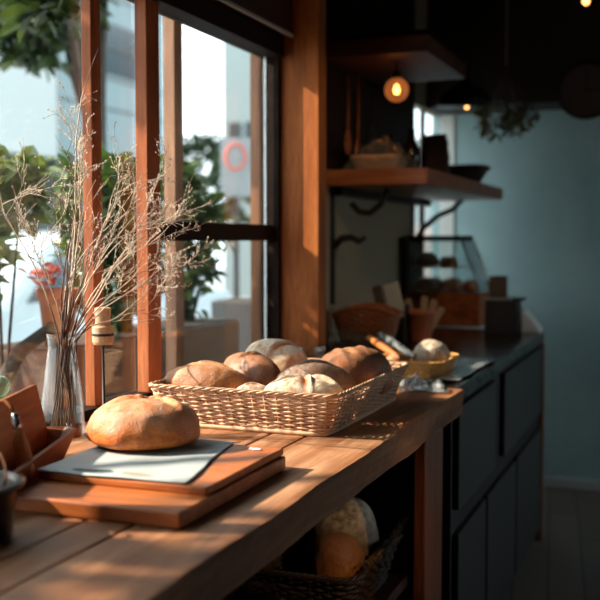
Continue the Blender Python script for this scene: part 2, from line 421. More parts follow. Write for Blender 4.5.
# big window
w1 = struct(bpy.data.objects.new('window_1', None)); COL.objects.link(w1); w1.location = (-1.24, .10, CT)
def wpart(name, x0, x1, y0, y1, z0, z1, mat, bev=.002, par=w1):
    L = par.location
    return MB().box(x0 - L.x, x1 - L.x, y0 - L.y, y1 - L.y, z0 - L.z, z1 - L.z).build(name, mat, par, bevel=bev)
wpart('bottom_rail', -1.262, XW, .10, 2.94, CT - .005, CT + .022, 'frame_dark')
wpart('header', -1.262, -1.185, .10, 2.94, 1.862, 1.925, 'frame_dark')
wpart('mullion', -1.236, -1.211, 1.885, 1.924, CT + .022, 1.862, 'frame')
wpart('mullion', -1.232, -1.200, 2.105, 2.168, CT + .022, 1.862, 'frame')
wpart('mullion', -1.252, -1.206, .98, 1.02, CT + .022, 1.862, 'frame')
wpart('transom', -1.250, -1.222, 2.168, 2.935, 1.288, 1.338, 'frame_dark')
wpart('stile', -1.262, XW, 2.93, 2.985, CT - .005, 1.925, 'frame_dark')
wpart('edge_strip', -1.244, -1.236, 2.914, 2.922, CT + .022, 1.862, 'steel', .001)
for (y0, y1) in ((.105, .98), (1.02, 1.885), (1.924, 2.105), (2.168, 2.93)):
    wpart('pane', -1.240, -1.236, y0, y1, CT + .022, 1.862, 'pane', 0)
wpart('outer_frame', -1.38, -1.345, 2.515, 2.565, .4, 1.99, 'outer')
wpart('outer_frame', -1.38, -1.345, 3.115, 3.19, .4, 1.99, 'outer')
wpart('outer_frame', -1.39, -1.335, .05, 3.3, 1.99, 2.06, 'outer')
wpart('outer_sill', -1.42, -1.29, .05, 3.3, .78, .83, 'outer')

# small corner window
w2 = struct(bpy.data.objects.new('window_2', None)); COL.objects.link(w2); w2.location = (-1.26, 4.72, 1.0)
wpart('frame', -1.28, XN + .004, 4.70, 4.735, 1.0, 1.955, 'frame_dark', par=w2)
wpart('sill', -1.29, XN + .01, 4.70, 5.285, .985, 1.015, 'white_trim', par=w2)
wpart('pane', -1.266, -1.262, 4.735, 5.295, 1.015, 1.95, 'pane', 0, par=w2)
wpart('frame', -1.272, -1.25, 5.0, 5.018, 1.015, 1.95, 'frame_dark', par=w2)
w3 = struct(bpy.data.objects.new('added_fill_window', None)); COL.objects.link(w3); w3.location = (2.57, 4.2, .8)  # unseen window added in the right wall to brighten the teal wall
wpart('frame', 2.53, 2.61, 3.2, 3.25, .75, 1.75, 'frame_dark', par=w3); wpart('frame', 2.53, 2.61, 5.15, 5.2, .75, 1.75, 'frame_dark', par=w3)
wpart('frame', 2.54, 2.60, 4.17, 4.22, .75, 1.75, 'frame_dark', par=w3)
wpart('pane', 2.568, 2.572, 3.25, 5.15, .75, 1.75, 'pane', 0, par=w3)

# ------------------------------------------------------------------ counters
def slab():
    t = thing('wooden_worktop', (-.9, 1.4, CT - .07), 0, 'long thick sunlit wooden worktop of rough planks along the big window', 'worktop')
    def plank(x0, x1, y0, y1, wavy):
        m = MB(); n = 90; r = .006
        def sec(y):
            e = x1 + (.005 * nz(y * 5, 1, 2) + .003 * nz(y * 17, 3, 1) if wavy else 0)
            low = x1 + (.008 * nz(y * 3, 6, 2) + .004 * nz(y * 14, 2, 5) - .004 if wavy else 0)
            zt = .0012 * nz(x0 * 9, y * 4, 1)
            lz = (.004 * nz(y * 6, 9, 9) if wavy else 0)
            return [(x0, 0 + lz), (low - r, lz), (low, r + lz), ((low + e) / 2 + (.003 * nz(y * 23, 4, 4) if wavy else 0), .035), (e, .07 - r + zt), (e - r * .6, .07 - .001 + zt), (e - 2 * r, .07 + zt), (x0 + .003, .07 + zt), (x0, .067 + zt)]
        vs = []; fs = []
        for i in range(n + 1):
            y = y0 + (y1 - y0) * i / n
            vs += [(p[0] + .9, y - 1.4, p[1]) for p in sec(y)]
        k = 9
        for i in range(n):
            for j in range(k):
                j2 = (j + 1) % k; fs.append((i * k + j, i * k + j2, (i + 1) * k + j2, (i + 1) * k + j))
        fs += [tuple(range(k)), tuple(reversed(range(n * k, n * k + k)))]
        m.add(vs, fs); return m.build('plank', 'counter', t)
    plank(XW + .001, -.985, .15, 2.585, False)
    plank(-.982, -.775, .15, 1.79, False); plank(-.982, -.775, 1.793, 2.585, False)
    plank(-.772, -.70, .15, 2.585, False)
    plank(-.698, -.535, .15, 2.585, True)
    return t
slab()
lg = thing('counter_leg', (-.61, 2.365, 0), 0, 'broad reddish wooden leg panel under the far end of the wooden worktop', 'leg panel')
MB().box(.022, .05, -.09, .095, 0, .829).build('post', 'leg', lg, bevel=.004)
under = thing('low_shelf', (-.9, 1.9, .36), 0, 'dark low wooden shelf under the wooden worktop carrying basket and bag', 'shelf')
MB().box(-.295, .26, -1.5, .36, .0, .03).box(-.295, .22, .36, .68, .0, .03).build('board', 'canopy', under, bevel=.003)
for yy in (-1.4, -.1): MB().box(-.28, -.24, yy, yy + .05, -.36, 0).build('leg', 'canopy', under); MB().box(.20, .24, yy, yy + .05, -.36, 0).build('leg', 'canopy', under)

cab = thing('dark_cabinet', (-.88, 3.45, 0), 0, 'dark green black cupboard unit beyond the wooden worktop', 'cabinet')
MB().box(-.315, .31, -.85, .88, .06, .855).build('carcass', 'cab_dark', cab, bevel=.003)
MB().box(-.315, .28, -.83, .86, 0, .06).build('plinth', 'cab_dark', cab)
def door(y0, y1, z0, z1):
    MB().box(.31, .328, y0 - 3.45, y1 - 3.45, z0, z1).build('door', 'cab', cab, bevel=.003)
door(2.62, 3.17, .565, .845); door(3.34, 4.27, .565, .845)
door(2.62, 3.02, .07, .50); door(3.05, 3.60, .07, .50); door(3.63, 4.27, .07, .50)
MB().box(-.315, .33, .86, .885, 0, .855).build('end_panel', 'leg', cab, bevel=.002)
def cabtop():
    m = MB(); n = 70; k = 10; vs = []; fs = []
    for i in range(n + 1):
        y = 2.59 + 1.78 * i / n
        e = -.545 + .006 * nz(y * 4, 2, 7) + .003 * nz(y * 15, 2, 3)
        if i > n - 4: e -= .012 * (i - n + 4) / 4
        zt = .0015 * nz(y * 6, 0, 0)
        vs += [(p[0] + .87, y - 3.48, p[1]) for p in [(-1.233, 0), (e - .012, 0), (e - .003, .006), (e, .018), (e - .003, .030), (e - .012, .037 + zt), (e - .03, .040 + zt), (e - .08, .041), (-1.0, .041), (-1.233, .041)]]
    for i in range(n):
        for j in range(k):
            j2 = (j + 1) % k; fs.append((i * k + j, i * k + j2, (i + 1) * k + j2, (i + 1) * k + j))
    fs += [tuple(range(k)), tuple(reversed(range(n * k, n * k + k)))]
    o = m.add(vs, fs).build('dark_worktop', 'cabtop', loc=(-.87, 3.48, .859), smooth=False)
    tag(o, 'glossy dark lacquered worktop on the dark cabinet', 'worktop')
cabtop()

# ------------------------------------------------------------------ wicker
def rrect(hx, hy, r, n):
    """n points evenly spaced round a rounded rectangle, with outward normals"""
    r = min(r, hx * .98, hy * .98); sx, sy = hx - r, hy - r
    segs = [('l', (-sx, -hy), (sx, -hy), (0, -1)), ('a', (sx, -sy), -PI / 2), ('l', (hx, -sy), (hx, sy), (1, 0)), ('a', (sx, sy), 0),
            ('l', (sx, hy), (-sx, hy), (0, 1)), ('a', (-sx, sy), PI / 2), ('l', (-hx, sy), (-hx, -sy), (-1, 0)), ('a', (-sx, -sy), PI)]
    L = [(math.dist(s[1], s[2]) if s[0] == 'l' else r * PI / 2) for s in segs]; T = sum(L); out = []
    for i in range(n):
        d = T * i / n; k = 0
        while d > L[k] and k < 7: d -= L[k]; k += 1
        s = segs[k]
        if s[0] == 'l':
            f = d / max(L[k], 1e-9); out.append((s[1][0] + (s[2][0] - s[1][0]) * f, s[1][1] + (s[2][1] - s[1][1]) * f, s[3][0], s[3][1]))
        else:
            a = s[2] + d / max(r, 1e-9); out.append((s[1][0] + r * math.cos(a), s[1][1] + r * math.sin(a), math.cos(a), math.sin(a)))
    return out, T
def wicker(par, bx, by, tx, ty, h, rows, spacing, mat, amp=.0035, rad=None, corner=.03, seed=1, rimr=.006, loose=.0, z0=.006, wave=0, base_mat=None):
    rd = random.Random(seed)
    _, T = rrect(tx, ty, corner, 8); ns = max(8, int(T / spacing / 2) * 2); per = 6; n = ns * per
    rad = rad or h / rows * .52
    m = MB()
    for r in range(rows):
        f = (r + .5) / rows
        hx, hy = bx + (tx - bx) * f, by + (ty - by) * f
        pts, _ = rrect(hx, hy, corner, n); ph = PI * (r % 2); lst = []
        for i, (x, y, nx, ny) in enumerate(pts):
            o = amp * math.cos(PI * i / per + ph) + rd.uniform(-1, 1) * .0004
            zz = z0 + f * h + loose * .004 * nz(x * 12, y * 12, r * .6, 1, seed) + wave * (1 - min(1, (abs(y) / ty if ty > tx else abs(x) / tx)) ** 2) * f
            lst.append((x + nx * o, y + ny * o, zz))
        m.tube(lst, rad * rd.uniform(.85, 1.08), 5, closed=True)
    m.build('weave', mat, par, smooth=True)
    st = MB(); pb, _ = rrect(bx, by, corner, ns); pt, _ = rrect(tx, ty, corner, ns)
    for k in range(ns):
        st.tube([(pb[k][0], pb[k][1], z0), (pt[k][0], pt[k][1], z0 + h + wave * (1 - min(1, (abs(pt[k][1]) / ty if ty > tx else abs(pt[k][0]) / tx)) ** 2))], .0025, 5)
    st.build('stakes', mat, par, smooth=True)
    rm = MB()
    for s in range(3):
        pts, _ = rrect(tx + .001, ty + .001, corner, n); lst = []
        for i, (x, y, nx, ny) in enumerate(pts):
            a = PI * i / per * .9 + s * 2 * PI / 3; o = rimr * .7 * math.cos(a)
            lst.append((x + nx * o, y + ny * o, z0 + h + rimr * .7 * math.sin(a) + wave * (1 - min(1, (abs(y) / ty if ty > tx else abs(x) / tx)) ** 2)))
        rm.tube(lst, rimr * .62, 5, closed=True)
    rm.build('rim', mat, par, smooth=True)
    bs = MB(); po, _ = rrect(bx, by, corner, 48)
    bs.prism([(p[0], p[1]) for p in po], 'Z', 0, .008)
    bs.build('base', base_mat or mat, par)
    ft = MB(); pts, _ = rrect(bx + .002, by + .002, corner, 60); ft.tube([(p[0], p[1], .005) for p in pts], .005, 6, closed=True)
    ft.build('foot_rim', mat, par, smooth=True)

# ------------------------------------------------------------------ loaves
def loaf(name, loc, rz, L, W, H, mat, slashes=(), label='', group=None, seed=1, taper=.0, rot=None, nu=110, nv=60, e=.85, knob=.004, lip=.004):
    vs = []; fs = []; sc = []; tp = []
    for j in range(nv + 1):
        ph = -PI / 2 + PI * j / nv
        for i in range(nu):
            th = 2 * PI * i / nu
            c = math.cos(ph); s = math.sin(ph)
            cx = math.copysign(abs(c) ** e, c)
            x = L / 2 * cx * math.cos(th); y = W / 2 * cx * math.sin(th) * (1 - taper * (cx * math.cos(th)) ** 2)
            if s >= 0: z = H * .30 + H * .70 * s ** .92
            else: z = H * .30 * (1 - min(1, (-s) ** .55 * 1.02)) if s > -1 else 0
            z *= 1 - .28 * taper * (x / (L / 2)) ** 2
            up = max(0, s)
            d = knob * nz(x, y, z, 14, seed) + knob * .5 * nz(x, y, z, 38, seed)
            f = 1 + d / max(W, .01) * 2
            x *= f; y *= f; z = max(0, z * (1 + d / H * .6)) if s > -.5 else z
            a = 0
            if s > .12:
                for (x0, y0, x1, y1, wd, dp) in slashes:
                    ax, ay = x1 - x0, y1 - y0; q = max(0, min(1, ((x - x0) * ax + (y - y0) * ay) / (ax * ax + ay * ay)))
                    px, py = x0 + ax * q, y0 + ay * q
                    side = ((x - px) * -ay + (y - py) * ax) / math.hypot(ax, ay)
                    dd = math.hypot(x - px, y - py) * (1 + .35 * nz(x, y, 1, 60, seed)); tapr = math.sin(PI * min(1, max(0, q * .9 + .05))) ** .5
                    g = math.exp(-(dd / wd) ** 2) * tapr
                    z -= dp * g
                    z += lip * math.exp(-((side - 1.6 * wd) / (wd * .6)) ** 2) * tapr * (1 if dd < 3 * wd else 0)
                    a = max(a, min(1, g * 1.25)); z += g * (.0035 * nz(x, y, 2, 70, seed) + .0025 * nz(x, y, 5, 160, seed))
            vs.append((x, y, z)); sc.append(a); tp.append(min(1, max(0, (s - .05) * 1.5)))
    for j in range(nv):
        for i in range(nu):
            i2 = (i + 1) % nu; fs.append((j * nu + i, j * nu + i2, (j + 1) * nu + i2, (j + 1) * nu + i))
    m = MB(); m.add(vs, fs); o = m.build(name, mat, smooth=True, loc=loc, rot=rot or (0, 0, rz))
    for nm, d in (('score', sc), ('top', tp)):
        at = o.data.attributes.new(nm, 'FLOAT', 'POINT'); at.data.foreach_set('value', d)
    return tag(o, label, 'bread', group)

# ------------------------------------------------------------------ boards, paper, big loaf
lb = thing('cutting_board', (-.765, 1.38, CT), 0, 'large lower wooden cutting board lying on the worktop', 'cutting board')
MB().box(-.138, .139, -.205, .180, .001, .024).build('slab', 'board', lb, bevel=.0035, seg=3)
ub = thing('cutting_board', (-.775, 1.43, CT + .024), 0, 'thinner upper wooden board lying on the large cutting board under the paper', 'cutting board')
MB().box(-.145, .143, -.162, .135, .0, .012).build('slab', 'board2', ub, bevel=.003, seg=3)
PZ = CT + .0375
def paper():
    c = Vector((-.80, 1.38, PZ)); L_, R_, BR, BL = (-.922, 1.262), (-.666, 1.274), (-.740, 1.62), (-.930, 1.58)
    def fn(u, v):
        x = (L_[0] * (1 - u) + R_[0] * u) * (1 - v) + (BL[0] * (1 - u) + BR[0] * u) * v
        y = (L_[1] * (1 - u) + R_[1] * u) * (1 - v) + (BL[1] * (1 - u) + BR[1] * u) * v
        x += .002 * math.sin(v * 9); y += .0015 * math.sin(u * 8)
        z = .0012 + .0009 * nz(x * 20, y * 20, 0) + .0006 * math.sin(u * 14 + v * 5)
        over = max(0, y - 1.566)
        z -= over * .2
        return (x - c.x, y - c.y, max(z, .0004) if over == 0 else z)
    o = MB().grid(fn, 40, 34).build('parchment_sheet', 'paper', loc=c, smooth=True, solid=.0008)
    tag(o, 'white printed paper sheet under the big round loaf', 'paper')
paper()
loaf('round_loaf', (-.862, 1.493, PZ + .002), .3, .190, .184, .080, 'cr_round', [(-.06, -.03, .05, .045, .010, .006), (-.02, .055, .06, -.03, .009, .004)],
     'big golden round loaf alone on the white paper', seed=3, e=.72, knob=.006)
sc_ = MB().grid(lambda u, v: ((u - .5) * .02 + .003 * math.sin(v * 5), (v - .5) * .013, .001 + .0018 * nz(u * 4, v * 4, 0)), 8, 6).build('paper_scrap', 'white', loc=(-.672, 1.535, CT + .0365), solid=.0006, smooth=True)
tag(sc_, 'tiny torn white scrap on the far corner of the upper board', 'scrap')

# ------------------------------------------------------------------ big bread basket
bk = thing('bread_basket', (-.838, 2.10, CT), 0, 'large rectangular pale wicker basket full of loaves on the worktop', 'basket')
wicker(bk, .183, .25, .21, .272, .080, 18, .027, 'wick', .0024, corner=.022, seed=4, rimr=.0036, loose=.8)
GB = 'loaves in the big wicker basket'
Z0 = CT + .022
loaf('bread_loaf', (-.965, 1.935, Z0 + .014), .10, .215, .11, .092, 'cr_gold', [(-.075, -.005, .07, .012, .020, .009)], 'oblong loaf at the front left of the big basket, rough split along its top', GB, 11, .25, lip=.006, e=.78)
loaf('bread_loaf', (-.925, 2.085, Z0 + .016), -.55, .21, .11, .094, 'cr_brown', [(-.05, -.01, -.02, .03, .008, .010), (.0, -.035, .03, .035, .008, .010)], 'brown twisted loaf between the front left loaf and the white topped one', GB, 12, .2, lip=.004, e=.78)
loaf('bread_loaf', (-.935, 2.255, Z0 + .012), -.15, .19, .13, .112, 'cr_pale', [(.02, -.05, .06, .04, .007, .008)], 'white floured loaf at the back left of the big basket', GB, 13, .15, e=.78)
loaf('bread_loaf', (-.728, 1.912, Z0 + .006), .35, .19, .125, .082, 'cr_pale', [(-.05, .0, .0, .018, .010, .010), (.005, .022, .05, -.012, .010, .010), (.0, .02, .004, -.045, .007, .006)], 'pale floured loaf with torn cuts at the front right corner of the big basket', GB, 14, .1, lip=.006, e=.8)
loaf('bread_loaf', (-.752, 2.045, Z0 + .004), .38, .185, .10, .098, 'cr_dark', [(-.05, .0, .05, .0, .010, .007)], 'dark brown loaf behind the pale torn one in the big basket', GB, 15, .2, e=.78)
loaf('bread_loaf', (-.712, 2.195, Z0 + .004), 1.32, .25, .155, .116, 'cr_brown', [(-.05, -.03, .0, .035, .012, .003), (.03, -.035, .07, .02, .012, .003)], 'largest dark loaf at the back right of the big basket', GB, 16, .1, e=.75)
loaf('bread_roll', (-.838, 1.905, Z0 + .022), .5, .085, .05, .046, 'cr_pale', [(-.02, 0, .02, .004, .006, .004)], 'small pale roll squeezed between the front loaves of the big basket', GB, 17, .3)
fbp = loaf('bread_slice', (-.885, 2.325, Z0 + .05), .4, .09, .075, .016, 'cr_gold', [], 'thin flat bread slice at the back of the big basket', GB, 18, .0, nu=60, nv=24)
fl = loaf('bread_roll', (-.87, 2.0, Z0 + .0), 1.0, .10, .08, .05, 'cr_brown', [], 'small brown roll low in the middle of the big basket', GB, 19, .1)

# ------------------------------------------------------------------ wooden bin with lid, brush tool, pot, bottle (front left)
bn = thing('wooden_bin', (-1.004, 1.305, CT), -1.235 + PI / 2 + .0, 'tapered dark wooden bin with a raised lid board at the left window side', 'bin')
bn.rotation_euler = (0, 0, .33)
def binpart():
    # local: y along the long axis, x across; open tapered trough
    m = MB(); hx0, hy0, hx1, hy1, h, t = .047, .165, .066, .20, .056, .007
    def ring(hx, hy, z): return [(p[0], p[1], z) for p in rrect(hx, hy, .018, 40)[0]]
    R = [ring(hx0, hy0, 0), ring(hx1, hy1, h), ring(hx1 - t, hy1 - t, h + .001), ring(hx0 - t, hy0 - t, .010)]
    vs = sum(R, []); fs = [tuple(reversed(range(40)))]
    for a in range(3):
        for k in range(40): k2 = (k + 1) % 40; fs.append((a * 40 + k, a * 40 + k2, (a + 1) * 40 + k2, (a + 1) * 40 + k))
    fs.append(tuple(120 + k for k in range(40)))
    m.add(vs, fs); m.build('tray', 'bin', bn, bevel=.0015)
    R_ = Matrix.Translation((.012, .0, .012)) @ Matrix.Rotation(math.radians(-10), 4, 'Y')
    l = MB(); l.prism([(-.17, 0), (.192, 0), (.19, .06), (.178, .125), (-.17, .125)], 'X', -.005, .005); l.v = [tuple(R_ @ Vector(p)) for p in l.v]
    l.build('lid', 'bin', bn, bevel=.002)
binpart()
br = thing('dough_brush', (-.975, 1.30, CT + .001), 0, 'wooden handled tool with steel ferrule leaning against the wooden bin', 'brush')
def brush():
    P = Vector((.052, -.050, .027)); Q = Vector((.030, -.045, .102)); D = (Q - P).normalized()
    q = D.to_track_quat('Z', 'Y').to_matrix().to_4x4(); T = Matrix.Translation(P) @ q
    MB().lathe([(.009, -.002), (.0135, .004), (.0145, .03), (.0125, .055), (.009, .074), (.007, .076)], 20, mat=T, sy=.7).build('handle', 'handle', br, smooth=True)
    T2 = Matrix.Translation(Q) @ q
    MB().lathe([(.0065, 0), (.0068, .004), (.0052, .022), (.0045, .024)], 18, mat=T2).build('ferrule', 'steel', br, smooth=True)
    e = Q + D * .022
    MB().tube([e, e + Vector((-.006, 0, .012)), e + Vector((-.018, 0, .020)), e + Vector((-.034, -.004, .018)), e + Vector((-.05, -.01, .006))], [.0035, .0033, .003, .003, .003], 8).build('neck', 'bin', br, smooth=True)
brush()
pt = thing('metal_pot', (-.868, 1.035, CT), 0, 'dark round metal pot cut off by the lower left picture edge', 'pot')
MB().lathe([(.055, 0), (.062, .006), (.068, .06), (.070, .068), (.079, .071), (.080, .076), (.070, .078), (.066, .070), (.060, .012), (.0, .010)], 40).build('body', 'pot_metal', pt, smooth=True)
MB().tube([(-.02 + .072 * math.cos(a), .075 * math.sin(a) * .35 + .02, .072 + .055 * math.sin(a)) for a in [PI * k / 14 for k in range(15)]], .0018, 6).build('bail_handle', 'copper', pt, smooth=True)
gb = thing('glass_bottle', (-1.148, 1.478, CT), 0, 'small green glass bottle behind the wooden bin', 'bottle')
MB().lathe([(.018, 0), (.022, .004), (.022, .075), (.010, .092), (.009, .108)], 28).build('body', 'green_glass', gb, smooth=True)
MB().lathe([(.0, .106), (.009, .108), (.0155, .119), (.017, .128), (.0145, .139), (.006, .145), (0, .146)], 24).build('stopper', 'green_glass', gb, smooth=True)
am = tag(MB().lathe([(.011, 0), (.014, .003), (.017, .028), (.0155, .028), (.0125, .005), (0, .005)], 24).build('amber_cup', 'amber_glass', loc=(-1.128, 1.68, CT), smooth=True), 'tiny amber glass cup beside the twig vase', 'cup')
nap = tag(MB().grid(lambda u, v: ((u - .5) * .075, (v - .5) * .06, .004 + .006 * abs(nz(u * 3, v * 3, 2)) + .004 * math.sin(u * 9) ** 2), 20, 16).build('crumpled_wrapper', 'white', loc=(-1.075, 1.712, CT), rot=(0, 0, .7), smooth=True, solid=.0008), 'crumpled white wrapper between the vase and the round loaf', 'wrapper')

# ------------------------------------------------------------------ vase and dried twigs
VX, VY = -1.150, 1.672
va = thing('glass_vase', (VX, VY, CT), 0, 'clear flared glass vase holding dried twigs before the window', 'vase')
MB().lathe([(.038, 0), (.044, .003), (.045, .012), (.041, .07), (.033, .13), (.0265, .175), (.0275, .195), (.030, .205), (.0288, .205), (.026, .193), (.025, .175), (.0315, .13), (.0395, .07), (.043, .014), (.0, .009)], 40).build('body', 'clear', va, smooth=True)
def twigs():
    t = thing('dried_twig_bouquet', (VX, VY, CT + .012), 0, 'airy bouquet of bare dried twigs and seed sprays in the glass vase', 'dried flowers')
    rd = random.Random(21); buds = []
    def curve(p, d, L, n, bend, r0, r1, jit):
        pts = [Vector(p)]; d = Vector(d).normalized()
        for i in range(n):
            d = (d + bend / n + Vector((rd.gauss(0, jit), rd.gauss(0, jit), rd.gauss(0, jit)))).normalized()
            q = pts[-1] + d * L / n
            if q.x + VX < -1.205: q.x = -1.205 - VX; d.x = abs(d.x) * .4
            pts.append(q)
        return pts, [r0 + (r1 - r0) * i / n for i in range(n + 1)]
    def spray(mb, p, d, L, lvl):
        pts, rr = curve(p, d, L, 7, Vector((0, 0, rd.uniform(-.25, .35))), .0007 if lvl > 1 else .0005, .0003, .13)
        mb.tube(pts, rr, 4)
        if lvl > 0:
            for i in range(2, 8):
                if rd.random() < .75:
                    dd = (pts[i] - pts[i - 1]).normalized() + Vector((rd.uniform(-.7, .7), rd.uniform(-.8, .8), rd.uniform(-.5, .7)))
                    spray(mb, pts[i], dd, L * rd.uniform(.3, .5), lvl - 1)
        else:
            for q in (pts[-1], pts[4]):
                if rd.random() < .65: buds.append(q)
    # stems: (direction y-lean, x-lean, length, pale?)
    spec = [(-.18, .05, .36, 0), (-.12, .12, .40, 0), (-.13, .02, .44, 1), (-.06, .10, .38, 0), (.0, .03, .46, 1), (.05, .12, .40, 0), (.12, .02, .36, 1),
            (.20, .08, .42, 1), (.30, .03, .46, 0), (.42, .10, .44, 1), (.52, .04, .44, 1), (.60, .14, .44, 1), (.36, .18, .52, 1), (.24, .02, .50, 1), (-.16, .12, .34, 1), (.70, .08, .40, 1), (.1, .2, .34, 0), (-.1, .22, .36, 0), (1.1, .12, .40, 1), (.95, .2, .42, 1), (1.4, .1, .34, 1)]
    for k, (ly, lx, L, pale) in enumerate(spec):
        a = rd.uniform(0, 2 * PI); foot = Vector((.024 * math.cos(a), .024 * math.sin(a), 0))
        neck = Vector((.010 * rd.uniform(-1, 1) + lx * .05, ly * .035 + rd.uniform(-.008, .008), .175))
        n = 5; low = [foot.lerp(neck, i / n) + Vector((rd.gauss(0, .0007), rd.gauss(0, .0007), 0)) for i in range(n)]
        d = Vector((lx, ly, 1)); pts, rr = curve(neck, d, L * .74, 12, Vector((lx * .3, ly * .9, rd.uniform(-.2, .1))), .0017, .0007, .075)
        mb = MB(); MB().tube(low + pts[:4], [.0014] * n + rr[:4], 6).build('lower_stem', 'twig', t, smooth=True); mb.tube(pts[3:], rr[3:], 6)
        for i in range(4, 13):
            if rd.random() < (.62 if pale else .35):
                dd = (pts[i] - pts[i - 1]).normalized() + Vector((rd.uniform(-.35, .6), rd.uniform(-.8, .9), rd.uniform(-.3, .5)))
                spray(mb, pts[i], dd, rd.uniform(.07, .14), 1 if not pale else (2 if i > 8 else 1))
        mb.build('stem', 'twig_pale' if pale else 'twig', t, smooth=True)
    # one long bare shoot
    mb = MB(); P = [Vector((1.180 - 1.15, y - VY, z - CT - .012)) + Vector((0, 0, 0)) for (y, z) in []]
    ctl = [(.0, .0, .10), (.01, .012, .25), (.015, .03, .40), (.02, .025, .50), (.02, .03, .58), (.02, .05, .66), (.02, .085, .725), (.02, .115, .77)]
    mb.tube(ctl, [.0016, .0015, .0014, .0013, .0012, .001, .0008, .0005], 6); mb.build('stem', 'twig_pale', t, smooth=True)
    b = MB()
    for q in buds:
        s = rd.uniform(.0011, .0024); b.add([q + Vector(v) * s for v in ((1, 0, 0), (-1, 0, 0), (0, 1, 0), (0, -1, 0), (0, 0, 1.4), (0, 0, -1.2))],
              [(0, 2, 4), (2, 1, 4), (1, 3, 4), (3, 0, 4), (2, 0, 5), (1, 2, 5), (3, 1, 5), (0, 3, 5)])
    o = b.build('seed_heads', 'bud', t, smooth=True); o['kind'] = 'stuff'
twigs()
fi = thing('turned_finial_stand', (-1.178, 1.862, CT + .022), 0, 'pale turned wooden spool on a thin rod at the window mullion', 'stand')
fi.location = (-1.176, 1.864, CT)
MB().lathe([(.016, 0), (.016, .003), (.003, .005), (.003, .15), (.003, .166)], 16).build('rod', 'iron', fi, smooth=True)
MB().lathe([(.0, .163), (.020, .164), (.023, .170), (.0235, .202), (.021, .205), (.014, .206)], 32).build('lower_disc', 'pale_wood', fi)
MB().lathe([(.0238, .183), (.0242, .1835), (.0242, .188), (.0238, .1885)], 32).build('dark_band', 'iron', fi)
MB().lathe([(.014, .205), (.0165, .207), (.0165, .226), (.0175, .228), (.0175, .243), (.012, .245), (0, .245)], 32).build('upper_disc', 'pale_wood', fi)

# ------------------------------------------------------------------ things behind the basket
jr = thing('glass_jar', (-.985, 2.62, CT), 0, 'squat clear glass jar behind the big bread basket', 'jar')
MB().lathe([(.048, 0), (.053, .005), (.054, .055), (.046, .068), (.046, .078), (.043, .078), (.043, .067), (.050, .054), (.049, .008), (0, .006)], 40).build('body', 'jar', jr, smooth=True)
MB().lathe([(.0, .079), (.046, .080), (.050, .083), (.050, .090), (.046, .093), (0, .095)], 40).build('lid', 'jar', jr, smooth=True)

b2 = thing('handled_basket', (-1.075, 3.47, CT), .15, 'brown wicker basket with a raised rim behind the glass jar', 'basket')
wicker(b2, .085, .07, .115, .095, .115, 13, .022, 'wick_brown', .004, corner=.05, seed=9, rimr=.006, wave=.03)
fm = MB().grid(lambda u, v: (-.02 + (u - .5) * .25 + .01 * nz(u * 4, v * 5, 1), .03 * math.cos(u * 3) - .01 * nz(u * 5, v * 3, 6), .003 + v * .085 * (.8 + .3 * nz(u * 5, 2, v * 2))), 36, 20).build('plastic_bag', 'film', loc=(-1.03, 3.30, CT), smooth=True, solid=.0006)
tag(fm, 'clear plastic bag standing before the brown handled basket', 'bag')
tin = thing('card_holder_tin', (-1.055, 3.72, CT), 0, 'dark tin holding two leaning cards behind the brown handled basket', 'holder')
MB().box(-.05, .065, -.04, .04, 0, .145).build('tin', 'pot_metal', tin, bevel=.006)
MB().box(-.045, .06, -.042, -.0405, .10, .14).build('label_strip', 'cardblue', tin)
def leaning(name, label, mat, loc, wd, h, tilt, roll, cat='card'):
    o = MB().box(-wd / 2, wd / 2, -.001, .001, 0, h).build(name, mat, loc=loc, rot=(tilt, roll, 0), bevel=.001)
    return tag(o, label, cat)
leaning('menu_card', 'dark leaning card, left one of the two in the tin', 'carddark', (-1.082, 3.665, CT + .143), .037, .075, -.15, -.30)
leaning('menu_card', 'pale glossy leaning card, right one of the two in the tin', 'cardblue', (-1.015, 3.665, CT + .118), .060, .115, -.2, -.32)
cp = thing('terracotta_cup', (-.95, 3.77, CT), 0, 'terracotta cup filled with kraft packets beside the card tin', 'cup')
MB().lathe([(.036, 0), (.038, .004), (.050, .10), (.055, .102), (.056, .118), (.051, .120), (.047, .10), (.036, .008), (0, .008)], 32).build('body', 'terracotta', cp, smooth=True)
for k, (x, rx, ry, h) in enumerate([(-.025, -.05, -.28, .165), (-.005, -.1, .08, .172), (.018, .0, .30, .165), (.03, -.12, .50, .145)]):
    o = MB().box(-.013, .013, -.002, .002, 0, h - .01).build('paper_packet', 'packet', loc=(-.95 + x * .5, 3.765 + .01 * (k % 2), CT + .012), rot=(rx, ry, 0), bevel=.0015)
    tag(o, 'thin kraft paper packet standing in the terracotta cup', 'packet', 'packets in the terracotta cup')
yb = thing('straw_tray_basket', (-.725, 2.83, CT), 0, 'low yellow straw basket with a round grey loaf beyond the big basket', 'basket')
wicker(yb, .085, .105, .10, .122, .042, 8, .018, 'wick_yellow', .003, corner=.035, seed=12, rimr=.004, loose=1)
loaf('round_loaf', (-.69, 2.86, CT + .012), .3, .115, .11, .085, 'cr_grey', [(-.03, 0, .03, .01, .006, .004)], 'small round grey floured loaf in the yellow straw basket', None, 31, e=.9)
loaf('bread_roll', (-.775, 2.80, CT + .012), .9, .09, .07, .05, 'cr_gold', [], 'golden roll beside the grey loaf in the yellow basket', None, 32)
